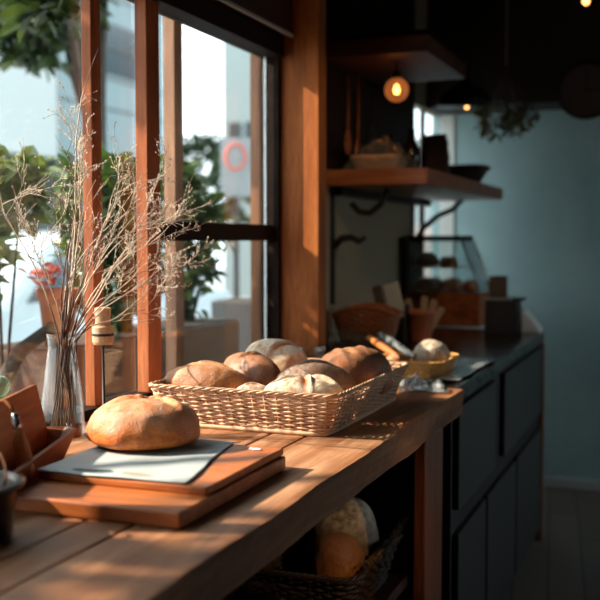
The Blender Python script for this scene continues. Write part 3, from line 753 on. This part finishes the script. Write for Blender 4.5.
for k, (x0, y0, z0, x1, y1, z1) in enumerate([(-.935, 3.02, .985, -.755, 2.76, .952), (-.905, 3.05, .995, -.725, 2.79, .957)]):
    a, c = Vector((x0, y0, z0)), Vector((x1, y1, z1)); d = (c - a); mid = (a + c) / 2
    o = MB().lathe([(.001, -d.length / 2), (.009, -d.length / 2 + .02), (.011, 0), (.009, d.length / 2 - .02), (.001, d.length / 2)], 16).build('wrapped_breadstick', 'cr_gold' if k == 0 else 'film', loc=mid, rot=d.to_track_quat('Z', 'Y').to_euler(), smooth=True)
    tag(o, ['long thin breadstick leaning over the yellow basket', 'clear plastic wrapped stick leaning beside the bare breadstick'][k], 'breadstick')
def crumple(name, loc, sx, sy, h, label, seed, rz=0, mat='film', cat='plastic film'):
    o = MB().grid(lambda u, v: ((u - .5) * sx * (1 + .3 * nz(v * 3, seed, 0)), (v - .5) * sy * (1 + .3 * nz(u * 3, seed, 4)),
          .0035 + h * max(0, abs(nz(u * 4, v * 4, seed)) * 1.0 * (math.sin(PI * u) * math.sin(PI * v)) ** .5 + .15 * math.sin(PI * u) * abs(nz(u * 14, v * 14, seed)))), 44, 36).build(name, mat, loc=loc, rot=(0, 0, rz), solid=.0006)
    return tag(o, label, cat)
crumple('plastic_film', (-.635, 2.545, CT + .002), .12, .17, .055, 'crumpled clear plastic film at the far corner of the wooden worktop', 3, .3)
crumple('plastic_film', (-.64, 2.98, CT + .003), .14, .55, .012, 'long loose clear film lying on the dark worktop edge', 8, .0)

# display case
dc = thing('display_case', (-1.03, 4.60, CT), 0, 'countertop glass bread display case on a brown wooden base', 'display case')
MB().box(-.165, .175, -.14, .14, 0, .062).box(-.16, .17, -.135, .135, .062, .066).box(-.165, .175, -.14, .14, .066, .150).build('base', 'bin', dc, bevel=.003)
MB().box(.0, .004, -.143, -.14, .07, .146).build('base_joint', 'cab_dark', dc)
MB().box(-.11, -.106, -.143, -.14, .004, .058).build('base_joint', 'cab_dark', dc)
MB().box(-.165, .09, -.135, .135, .385, .41).build('roof', 'frame_dark', dc, bevel=.003)
MB().add([(-.16, -.135, .15), (.172, -.135, .15), (.088, -.135, .385), (-.16, -.135, .385)], [(0, 1, 2, 3)]).build('glass_side', 'cab_glass', dc, solid=.003)
MB().add([(-.16, .135, .15), (.172, .135, .15), (.088, .135, .385), (-.16, .135, .385)], [(0, 1, 2, 3)]).build('glass_side', 'cab_glass', dc, solid=.003)
MB().add([(.172, -.135, .15), (.172, .135, .15), (.088, .135, .385), (.088, -.135, .385)], [(0, 1, 2, 3)]).build('glass_front', 'cab_glass', dc, solid=.003)
MB().tube([(.174, -.136, .15), (.15, -.136, .24), (.09, -.136, .385)], .004, 8).build('edge_trim', 'steel', dc, smooth=True)
MB().tube([(.174, .136, .15), (.15, .136, .24), (.09, .136, .385)], .004, 8).build('edge_trim', 'steel', dc, smooth=True)
MB().box(-.165, -.155, -.135, .135, .15, .385).build('back_panel', 'frame_dark', dc)
MB().box(-.155, .06, -.12, .12, .262, .268).build('shelf', 'bin', dc)
GD = 'rolls inside the glass display case'
for k, (x, y, z, L, mt) in enumerate([(-.09, -.06, .151, .12, 'cr_brown'), (.03, -.06, .151, .12, 'cr_dark'), (.10, .03, .151, .10, 'cr_gold'), (-.08, .06, .151, .12, 'cr_dark'), (-.09, -.05, .2685, .12, 'cr_dark'), (.01, -.05, .2685, .085, 'cr_brown')]):
    loaf('bread_roll', (-1.03 + x, 4.60 + y, CT + z), k * .7, L, L * .7, L * .55, mt, [], ['brown roll at the lower left front of the display case', 'dark roll at the lower middle of the display case', 'golden roll by the slanted glass of the display case', 'dark roll at the lower back of the display case', 'dark roll on the upper left of the case shelf', 'brown roll on the upper right of the case shelf'][k], GD, 40 + k, nu=48, nv=24)
# box, card, wedge at the counter end
bx_ = thing('black_box', (-.715, 4.275, CT), 0, 'black box with a pale rimmed lid near the end of the dark worktop', 'box')
MB().prism([(-.075, 0), (.07, 0), (.06, .135), (-.068, .135)], 'Y', -.06, .06).build('body', 'black', bx_, bevel=.004)
MB().box(-.08, .085, -.066, .066, .136, .146).build('lid', 'black', bx_, bevel=.003)
MB().box(-.078, .045, -.0685, -.0665, .139, .145).build('lid_rim', 'cardblue', bx_)
tag(MB().box(-.039, .039, -.004, .004, 0, .092).build('square_sign_card', 'cardbrown', loc=(-.742, 4.28, CT + .1465), bevel=.002), 'square brown card standing on the black box', 'sign')
wd_ = thing('till_wedge', (-.608, 4.29, CT), 0, 'small white wedge shaped stand at the far end of the dark worktop', 'stand')
MB().prism([(-.028, .0), (.045, .0), (.045, .018), (-.020, .095), (-.028, .095)], 'Y', -.045, .05).build('body', 'white', wd_, bevel=.003)

# ------------------------------------------------------------------ shelves, lamps, hanging things
sh = thing('wall_shelf', (-1.02, 4.22, 1.487), 0, 'thick orange brown wall shelf above the counter carrying baskets', 'shelf')
MB().box(-.215, .17, -.78, .78, 0, .057).build('board', 'shelf', sh, bevel=.003)
MB().box(-.215, -.17, -.70, .70, -.03, 0).build('wall_cleat', 'frame_dark', sh)
def bracket(y, arm):
    t = thing('iron_bracket', (XN, y, 1.05), 0, arm[1], 'bracket')
    MB().box(.0, .014, -.012, .012, 0, .435).build('wall_bar', 'iron', t, bevel=.002)
    MB().tube(arm[0], [.010, .014, .013, .012, .008][:len(arm[0])], 8).build('brace', 'iron', t, smooth=True)
    MB().tube([(x, yy, z + .0) for x, yy, z in arm[2]], .012, 8).build('scroll', 'iron', t, smooth=True)
bracket(3.53, ([(.01, 0, .21), (.04, 0, .245), (.08, 0, .25), (.11, -.005, .235), (.135, 0, .25)], 'black scrolled iron bracket on the plaster under the shelf near end', [(.08, 0, .375), (.11, 0, .345), (.15, 0, .34), (.19, 0, .37), (.22, 0, .425)]))
bracket(4.70, ([(.01, 0, .22), (.06, 0, .30), (.13, 0, .355), (.2, 0, .385), (.25, 0, .43)], 'black iron bracket with slanting brace under the shelf far end', [(.01, 0, .12), (.03, 0, .10), (.035, 0, .13), (.02, 0, .15)]))
cn = thing('upper_canopy_shelf', (-1.02, 3.75, 1.945), 0, 'dark reddish upper shelf box above the wall shelf', 'shelf')
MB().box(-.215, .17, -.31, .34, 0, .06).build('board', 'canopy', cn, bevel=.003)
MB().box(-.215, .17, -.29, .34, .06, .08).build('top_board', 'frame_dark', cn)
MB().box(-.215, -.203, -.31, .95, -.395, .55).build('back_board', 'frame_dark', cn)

sb = thing('shelf_basket', (-1.085, 3.66, 1.544), .0, 'flat pale wicker tray basket wrapped in film on the wall shelf', 'basket')
wicker(sb, .075, .07, .092, .085, .05, 7, .02, 'wick', .0035, corner=.03, seed=17, rimr=.005)
def wrapfn(u, v):
    x = (u - .5) * .25; y = (v - .5) * .22; r = max(abs(u - .5), abs(v - .5)) * 2
    return (x, y, max(.002, .105 * (1 - r) ** .8 + .05 * nz(u * 7, v * 7, 3) * (1 - r) ** .6 + .03 * (1 - r ** 3)))
tag(MB().grid(wrapfn, 40, 40).build('plastic_wrap', 'film_clear', loc=(-1.075, 3.66, 1.546), solid=.0006), 'peaked clear plastic wrap over the flat shelf basket', 'wrap')
db = thing('shelf_pot_basket', (-.985, 4.66, 1.544), .0, 'dark woven bowl basket at the far end of the wall shelf', 'basket')
wicker(db, .075, .07, .115, .10, .075, 9, .022, 'wick_dark', .004, corner=.06, seed=19, rimr=.009)
for k, (x, y, h, r, lab) in enumerate([(-1.13, 3.95, .17, .032, 'dark bottle just right of the wrapped basket on the shelf'), (-1.06, 4.03, .20, .034, 'taller dark bottle in the middle of the shelf'), (-1.13, 4.14, .16, .035, 'short dark bottle at the wall in the shelf middle')]):
    o = MB().lathe([(r, 0), (r, h * .6), (r * .45, h * .78), (r * .4, h), (0, h)], 24).build('dark_bottle', 'bottle_brown', loc=(x, y, 1.544), smooth=True)
    tag(o, lab, 'bottle', 'bottles on the wall shelf')
def bag(loc, wx, wy, h, label, seed, rz=0):
    n = 28; k = 14; m = MB(); vs = []; fs = []
    for j in range(k + 1):
        f = j / k; pts, _ = rrect(wx * (1 - .12 * f), wy * (1 - .75 * f ** 2), .02, n)
        for (x, y, nx, ny) in pts:
            d = .008 * nz(x * 20, y * 20, f * 4, 1, seed); vs.append((x + nx * d, y + ny * d, f * h))
    for j in range(k):
        for i in range(n): i2 = (i + 1) % n; fs.append((j * n + i, j * n + i2, (j + 1) * n + i2, (j + 1) * n + i))
    fs += [tuple(reversed(range(n))), tuple(k * n + i for i in range(n))]
    tag(m.add(vs, fs).build('paper_bag', 'bag_brown', loc=loc, rot=(0, 0, rz)), label, 'bag', 'paper bags on the wall shelf')
bag((-.99, 4.18, 1.544), .055, .04, .17, 'upright dark paper bag in front on the shelf middle', 2, .2)
bag((-1.04, 4.36, 1.544), .06, .045, .21, 'taller dark paper bag beside the woven bowl basket', 5, -.2)
for k, (y, z0_, L, lab) in enumerate([(3.50, 1.86, .26, 'flat wooden spatula hanging nearest the post'), (3.62, 1.88, .30, 'long copper coloured ladle hanging beside the spatula'), (3.80, 1.86, .22, 'dark skimmer hanging under the upper shelf')]):
    t = thing('hanging_utensil', (-1.16, y, z0_ - L), 0, lab, 'utensil', 'utensils hanging under the upper shelf')
    MB().tube([(0, 0, L + .03), (0, .002, L * .5), (0, 0, .07)], [.004, .005, .006], 8).build('handle', 'iron' if k == 2 else 'bin', t, smooth=True)
    MB().lathe([(0, -.035), (.022, -.028), (.032, 0), (.026, .03), (.010, .06), (0, .065)], 24, c=(0, 0, .035), sx=.35).build('blade', ['bin', 'copper', 'iron'][k], t, smooth=True)
def pendant(x, y, z, r, glob, lab, mat, cordz):
    t = thing('pendant_lamp', (x, y, z), 0, lab, 'lamp')
    if glob:
        MB().lathe([(0, -r)] + [(r * math.sin(a), -r * math.cos(a)) for a in [PI * k / 20 for k in range(1, 19)]], 36).build('globe', 'globe', t, smooth=True)
        MB().lathe([(0, -.018), (.010, -.012), (.012, .0), (.008, .012), (.005, .02)], 16).build('bulb', 'bulb', t, smooth=True)
        MB().lathe([(.014, r - .004), (.014, r + .02), (.004, r + .025)], 16).build('socket', 'iron', t)
    else:
        MB().lathe([(r, 0), (r * .96, .03), (r * .7, .07), (.03, .10), (.02, .14), (0, .14)], 40).build('shade', 'iron', t, smooth=True)
        MB().lathe([(0, -.014), (.009, -.008), (.010, .0), (.008, .010), (0, .015)], 16, c=(.01, 0, .0)).build('bulb', 'bulb_dim', t, smooth=True)
    MB().tube([(0, 0, r if glob else .13), (0, 0, cordz - z)], .003, 6).build('cord', 'iron', t)
pendant(-1.005, 3.60, 1.842, .045, True, 'amber glass globe lamp glowing under the upper shelf', 'globe', 1.946)
pendant(-.965, 4.62, 1.905, .13, False, 'black dome pendant lamp behind the amber globe', 'iron', 2.5)
BZ = 2.27
t = thing('small_pendant_bulb', (-.402, 4.3, BZ), 0, 'small bare glowing bulb high at the top right', 'lamp')
MB().lathe([(0, -.022), (.014, -.012), (.015, .0), (.009, .016), (0, .024)], 16).build('bulb', 'bulb_dim', t, smooth=True)
MB().tube([(0, 0, .02), (0, 0, 2.5 - BZ)], .003, 6).build('cord', 'iron', t)
hb = thing('dried_herb_bunch', (-.80, 4.76, 1.80), 0, 'grey dried leaf bunch hanging upside down above the shelf end', 'dried flowers')
m = MB(); rd_ = random.Random(4); st_ = MB()
for k in range(16):
    a = rd_.uniform(0, 2 * PI); q = Vector((.13 * math.cos(a) * rd_.uniform(.3, 1), .13 * math.sin(a) * rd_.uniform(.3, 1), rd_.uniform(.0, .12)))
    st_.tube([(0, 0, .30), (q.x * .4, q.y * .4, .2), q], [.003, .002, .001], 5)
    leaves(m, q, .04, .04, .05, 12, .05, rd_, 0)
m.build('leaves', 'dry_leaf', hb); st_.build('stems', 'twig', hb, smooth=True)
MB().tube([(0, 0, .28), (0, 0, .70)], .002, 5).build('string', 'twig_pale', hb)
cs = thing('added_ceiling_spot', (-.45, 1.9, 2.44), 0, 'added black cylinder fill spot on the ceiling, out of view, aimed at the wall shelf', 'lamp')  # housing modelled for the added fill spots
q_ = (Vector((-1.02, 3.62, 1.34)) - Vector((-.45, 1.9, 2.395))).to_track_quat('-Z', 'Y').to_matrix().to_4x4()
MB().lathe([(.030, -.03), (.036, -.03), (.036, .06), (.0, .06)], 24, mat=Matrix.Translation((0, 0, -.04)) @ q_).build('housing', 'iron', cs)
MB().tube([(0, 0, .0), (0, 0, .06)], .008, 8).build('stem', 'iron', cs)
t = copy_tree(cs, (1.5, .6, 2.44), 0, 'added black cylinder fill spot on the ceiling, out of view, aimed below the worktop')
q2_ = (Vector((-.78, 2.30, .50)) - Vector((1.46, .64, 2.31))).to_track_quat('-Z', 'Y'); t.children[0].rotation_euler = (q2_ @ q_.to_quaternion().inverted()).to_euler()
t.children[0].location = Vector((0, 0, -.04)) - t.children[0].rotation_euler.to_matrix() @ Vector((0, 0, -.04))
ck = thing('wall_clock', (-.455, 4.978, 2.0), 0, 'large round dark wall clock on the added dark beam standing in for shade over the teal wall', 'clock')
RX = Matrix.Rotation(PI / 2, 4, 'X')
MB().lathe([(.138, .0), (.138, .025), (.122, .030), (.122, .008), (0, .008)], 48, mat=RX).build('case', 'iron', ck, smooth=False)
MB().lathe([(.1215, .009), (.0, .0095)], 48, mat=RX).build('face', 'clock_face', ck)
MB().box(-.003, .003, -.014, -.012, -.01, .10).build('hand', 'iron', ck); MB().box(-.01, .07, -.014, -.012, -.004, .004).build('hand', 'iron', ck)

# ------------------------------------------------------------------ under the worktop
ub_ = thing('straw_basket', (-.86, 2.33, .331), .0, 'frayed straw basket with loaves on the low shelf under the worktop', 'basket')
ub_.location = (-.865, 2.375, .391)
wicker(ub_, .14, .17, .17, .21, .10, 10, .024, 'wick_dark', .004, corner=.05, seed=23, rimr=.007, loose=2, wave=.02)
def fray():
    rd = random.Random(5); m = MB()
    for i in range(90):
        y = rd.uniform(-.17, .20); p = Vector((.17 + rd.uniform(-.006, .01), y, .125 + .02 * (y / .17) ** 2)); d = Vector((rd.uniform(0, 1), rd.uniform(-1, 1), rd.uniform(-1, .8))) * .02
        m.tube([p, p + d * .5 + Vector((0, 0, .004)), p + d], [.0012, .001, .0006], 4)
    o = m.build('frayed_straw', 'straw', ub_); o['kind'] = 'stuff'
fray()
loaf('round_loaf', (-.775, 2.275, .46), .2, .13, .13, .115, 'cr_gold', [], 'round golden loaf in front of the straw basket pile below the worktop', 'loaves in the lower straw basket', 51, e=.9)
loaf('round_loaf', (-.815, 2.44, .455), .2, .18, .17, .165, 'cr_grey', [], 'larger dim grey loaf behind the golden one below the worktop', 'loaves in the lower straw basket', 52, e=.85)
tb = MB().grid(lambda u, v: ((u - .5) * .32 + .02 * nz(u * 3, v * 3, 1), (v - .5) * .32, .006 + .13 * (max(0, math.sin(PI * u) * math.sin(PI * v)) ** .45) + .03 * nz(u * 5, v * 5, 7) * math.sin(PI * u) * math.sin(PI * v)), 40, 40).build('plastic_sack', 'tray', loc=(-.83, 1.92, .391), smooth=True, solid=.002)
tag(tb, 'crumpled dark grey sack before the straw basket under the worktop', 'sack')

# ------------------------------------------------------------------ outside
struct(MB().box(2.62, 40, -12, 45, -.16, -.10).build('added_dark_ground', 'facade_dark'))  # unseen ground added dark to cut light entering the right window from below
struct(MB().box(-40, -1.30, -12, 45, -.16, -.10).build('ground_street', 'street'))
def shrub(name, loc, label, clumps, mat, size, base_branches, cat='shrub', seed=1):
    t = thing(name, loc, 0, label, cat); rd = random.Random(seed); m = MB(); br_ = MB()
    for (cx, cy, cz, rx, ry, rz, n) in clumps:
        leaves(m, (cx - loc[0], cy - loc[1], cz - loc[2]), rx, ry, rz, n, size, rd)
        for _ in range(5):
            q = Vector((cx - loc[0] + rd.uniform(-.6, .6) * rx, cy - loc[1] + rd.uniform(-.6, .6) * ry, cz - loc[2] + rd.uniform(-.5, .5) * rz))
            s0 = Vector((base_branches[0] - loc[0] + rd.uniform(-.03, .03), base_branches[1] - loc[1] + rd.uniform(-.03, .03), base_branches[2] - loc[2]))
            mid = s0.lerp(q, .5) + Vector((rd.uniform(-.05, .05), rd.uniform(-.05, .05), .05))
            br_.tube([s0, mid, q], [.010, .006, .003], 5)
    o = m.build('foliage', mat, t); o['kind'] = 'stuff'
    br_.build('branches', 'bark', t, smooth=True)
    return t
# planter box on legs with the hedge plants
pb_ = thing('wooden_planter', (-1.75, 3.05, -.10), 0, 'long brown wooden planter box outside behind the window', 'planter')
MB().box(-.13, .13, -.72, .50, .90, 1.08).build('box', 'planter', pb_, bevel=.006)
MB().box(-.12, .12, -.71, .49, 1.08, 1.085).build('soil', 'soil', pb_)
for sx in (-.11, .07):
    for sy in (-.70, .44): MB().box(sx, sx + .04, sy, sy + .04, 0, .90).build('leg', 'planter', pb_)
shrub('hedge_plant', (-1.75, 2.88, .985), 'broad leaved green shrub in the middle of the wooden planter', [(-1.75, 2.80, 1.38, .14, .20, .22, 420), (-1.78, 2.98, 1.30, .14, .20, .28, 420), (-1.72, 2.74, 1.12, .10, .12, .13, 120)], 'leaf', .075, (-1.75, 2.88, .98), seed=3)
shrub('hedge_plant', (-1.76, 3.36, .985), 'leafy green shrub at the right end of the wooden planter', [(-1.78, 3.28, 1.45, .14, .17, .14, 300), (-1.75, 3.42, 1.30, .13, .14, .18, 280), (-1.75, 3.36, 1.12, .08, .12, .12, 60)], 'leaf', .07, (-1.76, 3.36, .98), seed=5)
shrub('hedge_plant', (-1.80, 2.18, -.10), 'loose yellowish green bush outside the left pane', [(-1.80, 2.36, 1.44, .13, .13, .11, 160), (-1.85, 2.20, 1.20, .14, .12, .14, 150), (-1.90, 2.35, 1.22, .08, .08, .08, 50)], 'leaf_pale', .085, (-1.80, 2.2, -.1), seed=8)
bough = thing('bare_bough', (-1.70, 2.10, -.10), 0, 'dark curving bare branch outside behind the vase', 'branch')
MB().tube([(0, 0, 0), (.0, -.02, .5), (.02, .0, .95), (.02, .15, 1.09), (.02, .29, 1.14), (.03, .40, 1.21), (.03, .46, 1.235)], [.03, .028, .024, .02, .018, .014, .010], 10).build('stem', 'bark', bough, smooth=True)
m = MB(); leaves(m, (.03, .42, 1.2), .05, .10, .08, 14, .06, random.Random(3), 0); m.build('foliage', 'leaf', bough)
tp_ = thing('terracotta_pot', (-1.685, 2.435, .986), 0, 'small terracotta pot with red blossom on the planter left end', 'pot')
MB().lathe([(.04, 0), (.054, .13), (.062, .132), (.062, .165), (.056, .165), (.05, .13), (0, .125)], 28).build('body', 'terracotta', tp_, smooth=True)
m = MB(); leaves(m, (.0, -.06, .205), .05, .05, .035, 40, .035, random.Random(9), 0); m.build('blossom', 'sign_red', tp_)
# trees: one behind the first mullion reaching into the top left, one to the left of the view
def tree(loc, label, tips, clumps, size, seed, fork=1.9):
    t = thing('street_tree', loc, 0, label, 'tree'); rd = random.Random(seed)
    MB().tube([(0, 0, 0), (.02, .0, 1.0), (-.02, .02, fork), (.02, .05, fork + 1.0)], [.06, .055, .045, .03], 12).build('trunk', 'bark', t, smooth=True)
    bm_ = MB()
    for q in tips: bm_.tube([(0, .03, fork - .1), (q[0] * .4, q[1] * .4, fork + .4), (q[0] * .8, q[1] * .8, q[2] + .08), q], [.03, .02, .012, .005], 7)
    bm_.build('boughs', 'bark', t, smooth=True)
    m = MB()
    for (cx, cy, cz, rx, ry, rz, n) in clumps: leaves(m, (cx, cy, cz), rx, ry, rz, n, size, rd, .1)
    o = m.build('foliage', 'leaf_dark', t); o['kind'] = 'stuff'
tree((-2.985, 4.70, -.10), 'tree outside whose dark leafy boughs hang into the top left corner', [(.95, -1.85, 2.25), (.9, -1.6, 2.4), (-.2, -.3, 3.1), (-.1, .3, 3.4), (.2, -.8, 3.0)],
     [(.93, -1.78, 2.24, .17, .20, .13, 150), (.88, -1.55, 2.44, .2, .25, .14, 130), (-.2, -.30, 2.92, .38, .50, .64, 4200), (.0, .35, 3.6, .4, .4, .3, 100)], .115, 12)  # dense high crown added out of view to block sun at the corner window
tree((-2.75, .10, -.10), 'leafy tree beyond the left end of the window, dappling the worktop', [(.35, .35, 2.1), (.2, -.3, 2.3), (.35, 1.4, 2.65), (-.1, .4, 2.6)],
     [(.35, .20, 2.14, .22, .30, .20, 170), (.3, -.30, 2.2, .25, .3, .2, 120), (.35, 1.50, 2.70, .22, .42, .20, 240), (-.1, .2, 2.85, .4, .5, .25, 160)], .10, 15, 1.7)

dp = thing('charcoal_planter', (-2.0, 4.42, -.10), 0, 'tall charcoal planter standing outside past the wooden planter', 'planter')
MB().prism([(-.09, 0), (.09, 0), (.12, 1.10), (-.12, 1.10)], 'Y', -.11, .11).build('body', 'dark_pot', dp, bevel=.008)
MB().box(-.10, .10, -.09, .09, 1.10, 1.103).build('soil', 'soil', dp)
# buildings
A = thing('concrete_building', (-9, 12.5, -.10), 0, 'blue grey concrete building across the street behind the left panes', 'building')
MB().box(-5, 0, -3.5, 3.95, 2.65, 8).build('upper_wall', 'facade', A)
MB().box(-5, -.6, -3.5, 3.9, 0, 2.65).build('ground_floor', 'facade_dark', A)
MB().box(0, .35, -3.4, .05, 2.60, 3.9).build('white_balcony', 'facade_light', A)
MB().box(.0, .06, .35, .50, 2.65, 7.5).build('downpipe', 'facade_dark', A)
for (y0, y1, z0, z1) in ((1.6, 3.3, 4.15, 4.98), (1.6, 3.3, 6.2, 7.0), (-2.8, -.4, 6.2, 7.0)):
    f_ = MB().box(-.02, .03, y0, y1, z0, z1).build('window', 'facade_glass', A); MB().box(.03, .05, y0, y1, (z0 + z1) / 2 - .02, (z0 + z1) / 2 + .02).build('glazing_bar', 'facade_dark', f_)
for zz in (3.55, 4.05, 5.4): MB().box(0, .01, -3.5, 3.9, zz, zz + .03).build('joint', 'facade_dark', A)
B = thing('grey_tower_block', (-9.9, 22, -.10), 0, 'pale grey block far down the street right of the bright gap', 'building')
MB().box(-.55, .45, 0, 2, 0, 9).build('wall', 'facade', B)
MB().box(.45, .55, 0, 2, 3.3, 3.8).build('cornice', 'facade_light', B)
for k in range(2): MB().box(-.40 + k * .45, -.10 + k * .45, -.03, .02, 3, 4.2).build('window', 'facade_glass', B)
Cc = thing('white_building', (-4.2, 17, -.10), 0, 'bright white low building at the right edge of the window view', 'building')
MB().box(-1.9, 1.4, -1, 5, 0, 3.05).build('wall', 'facade_light', Cc)
MB().box(-.8, .2, -1.03, -.99, 0, 1.5).build('window', 'facade_glass', Cc)
P_ = thing('pinkish_garden_wall', (-3.2, 12.5, -.10), 0, 'low pinkish wall outside seen through the small corner window', 'wall')
MB().box(-.2, 3.2, 0, .2, 0, 1.55).build('masonry', 'facade_pink', P_)
D_ = thing('blue_grey_house', (-1.2, 24, -.10), 0, 'blue grey house beyond the small corner window', 'building')
MB().box(-2.5, 3, 0, 4, 0, 7).build('wall', 'facade_glass', D_)
MB().box(-1.2, -.9, -.05, 0, 0, 6).build('pilaster', 'facade_light', D_)
shrub('round_tree', (-7.2, 14.2, -.1), 'dark blurred round tree far down the street', [(-7.2, 14.2, 1.9, .8, .8, .7, 260), (-7.2, 14.4, 2.7, .35, .35, .25, 60)], 'leaf_dark', .3, (-7.2, 14.2, -.1), 'tree', 14)
# sign post
sg = thing('street_sign', (-3.2, 6.95, -.10), .30, 'grey roadside board with a red ring sign', 'sign')
MB().box(-.115, .115, -.012, .012, 1.72, 2.16).build('board', 'sign_grey', sg, bevel=.004)
MB().box(-.02, .02, .012, .05, 0, 2.1).build('pole', 'dark_pot', sg)
rg = [(.075 * math.cos(a), -.016, 2.02 + .095 * math.sin(a)) for a in [2 * PI * k / 36 for k in range(36)]]
MB().tube(rg, .010, 6, closed=True).build('red_ring', 'sign_red', sg, smooth=True)
MB().lathe([(0, 0), (.045, 0), (.045, .004), (0, .004)], 24, c=(0, 0, 0), mat=Matrix.Translation((.0, -.013, 2.03)) @ RX).build('ring_mark', 'sign_grey', sg)
# parked car
def car():
    t = thing('parked_car', (-4.6, 6.2, -.10), 0, 'pale blue parked car out on the street', 'car')
    prof = [(-2.0, .35), (-2.05, .75), (-1.9, .95), (-1.25, 1.02), (-.75, 1.42), (.6, 1.46), (1.25, 1.05), (1.95, .95), (2.1, .7), (2.05, .32)]
    m = MB(); xs = [-.80, -.72, .72, .80]; ins = [.06, 0, 0, .06]; vs = []; n = len(prof); cy = .7
    for x, q in zip(xs, ins): vs += [(x, y * (1 - q * .3), z - (z - .6) * q if z > .6 else z) for (y, z) in prof]
    fs = [tuple(reversed(range(n))), tuple(3 * n + i for i in range(n))]
    for a in range(3):
        for i in range(n): i2 = (i + 1) % n; fs.append((a * n + i, a * n + i2, (a + 1) * n + i2, (a + 1) * n + i))
    m.add(vs, fs).build('body', 'car', t, bevel=.03, seg=3)
    wnd = [(-1.05, 1.0), (-.68, 1.33), (-.05, 1.36), (-.05, 1.0)]; wnd2 = [(.02, 1.0), (.02, 1.36), (.55, 1.35), (1.0, 1.0)]
    for wv in (wnd, wnd2):
        for x0 in (-.806, .786): MB().prism(wv, 'X', x0, x0 + .02).build('window', 'car_glass', t)
    for y in (-1.3, 1.3):
        for x in (-.78, .6):
            wh = MB().lathe([(0, 0), (.30, 0), (.32, .04), (.32, .16), (.30, .19), (0, .19)], 28, mat=Matrix.Translation((x, y, .32)) @ Matrix.Rotation(PI / 2, 4, 'Y')).build('wheel', 'rubber', t)
            MB().lathe([(0, 0), (.18, 0), (.17, .02), (0, .02)], 20, mat=Matrix.Translation((x + (.175 if x > 0 else -.005), y, .32)) @ Matrix.Rotation(PI / 2, 4, 'Y')).build('hub_cap', 'steel', wh)
    for x in (-.6, .6): MB().box(x - .12, x + .12, -2.07, -2.0, .68, .80).build('tail_lamp', 'sign_red', t)
car()
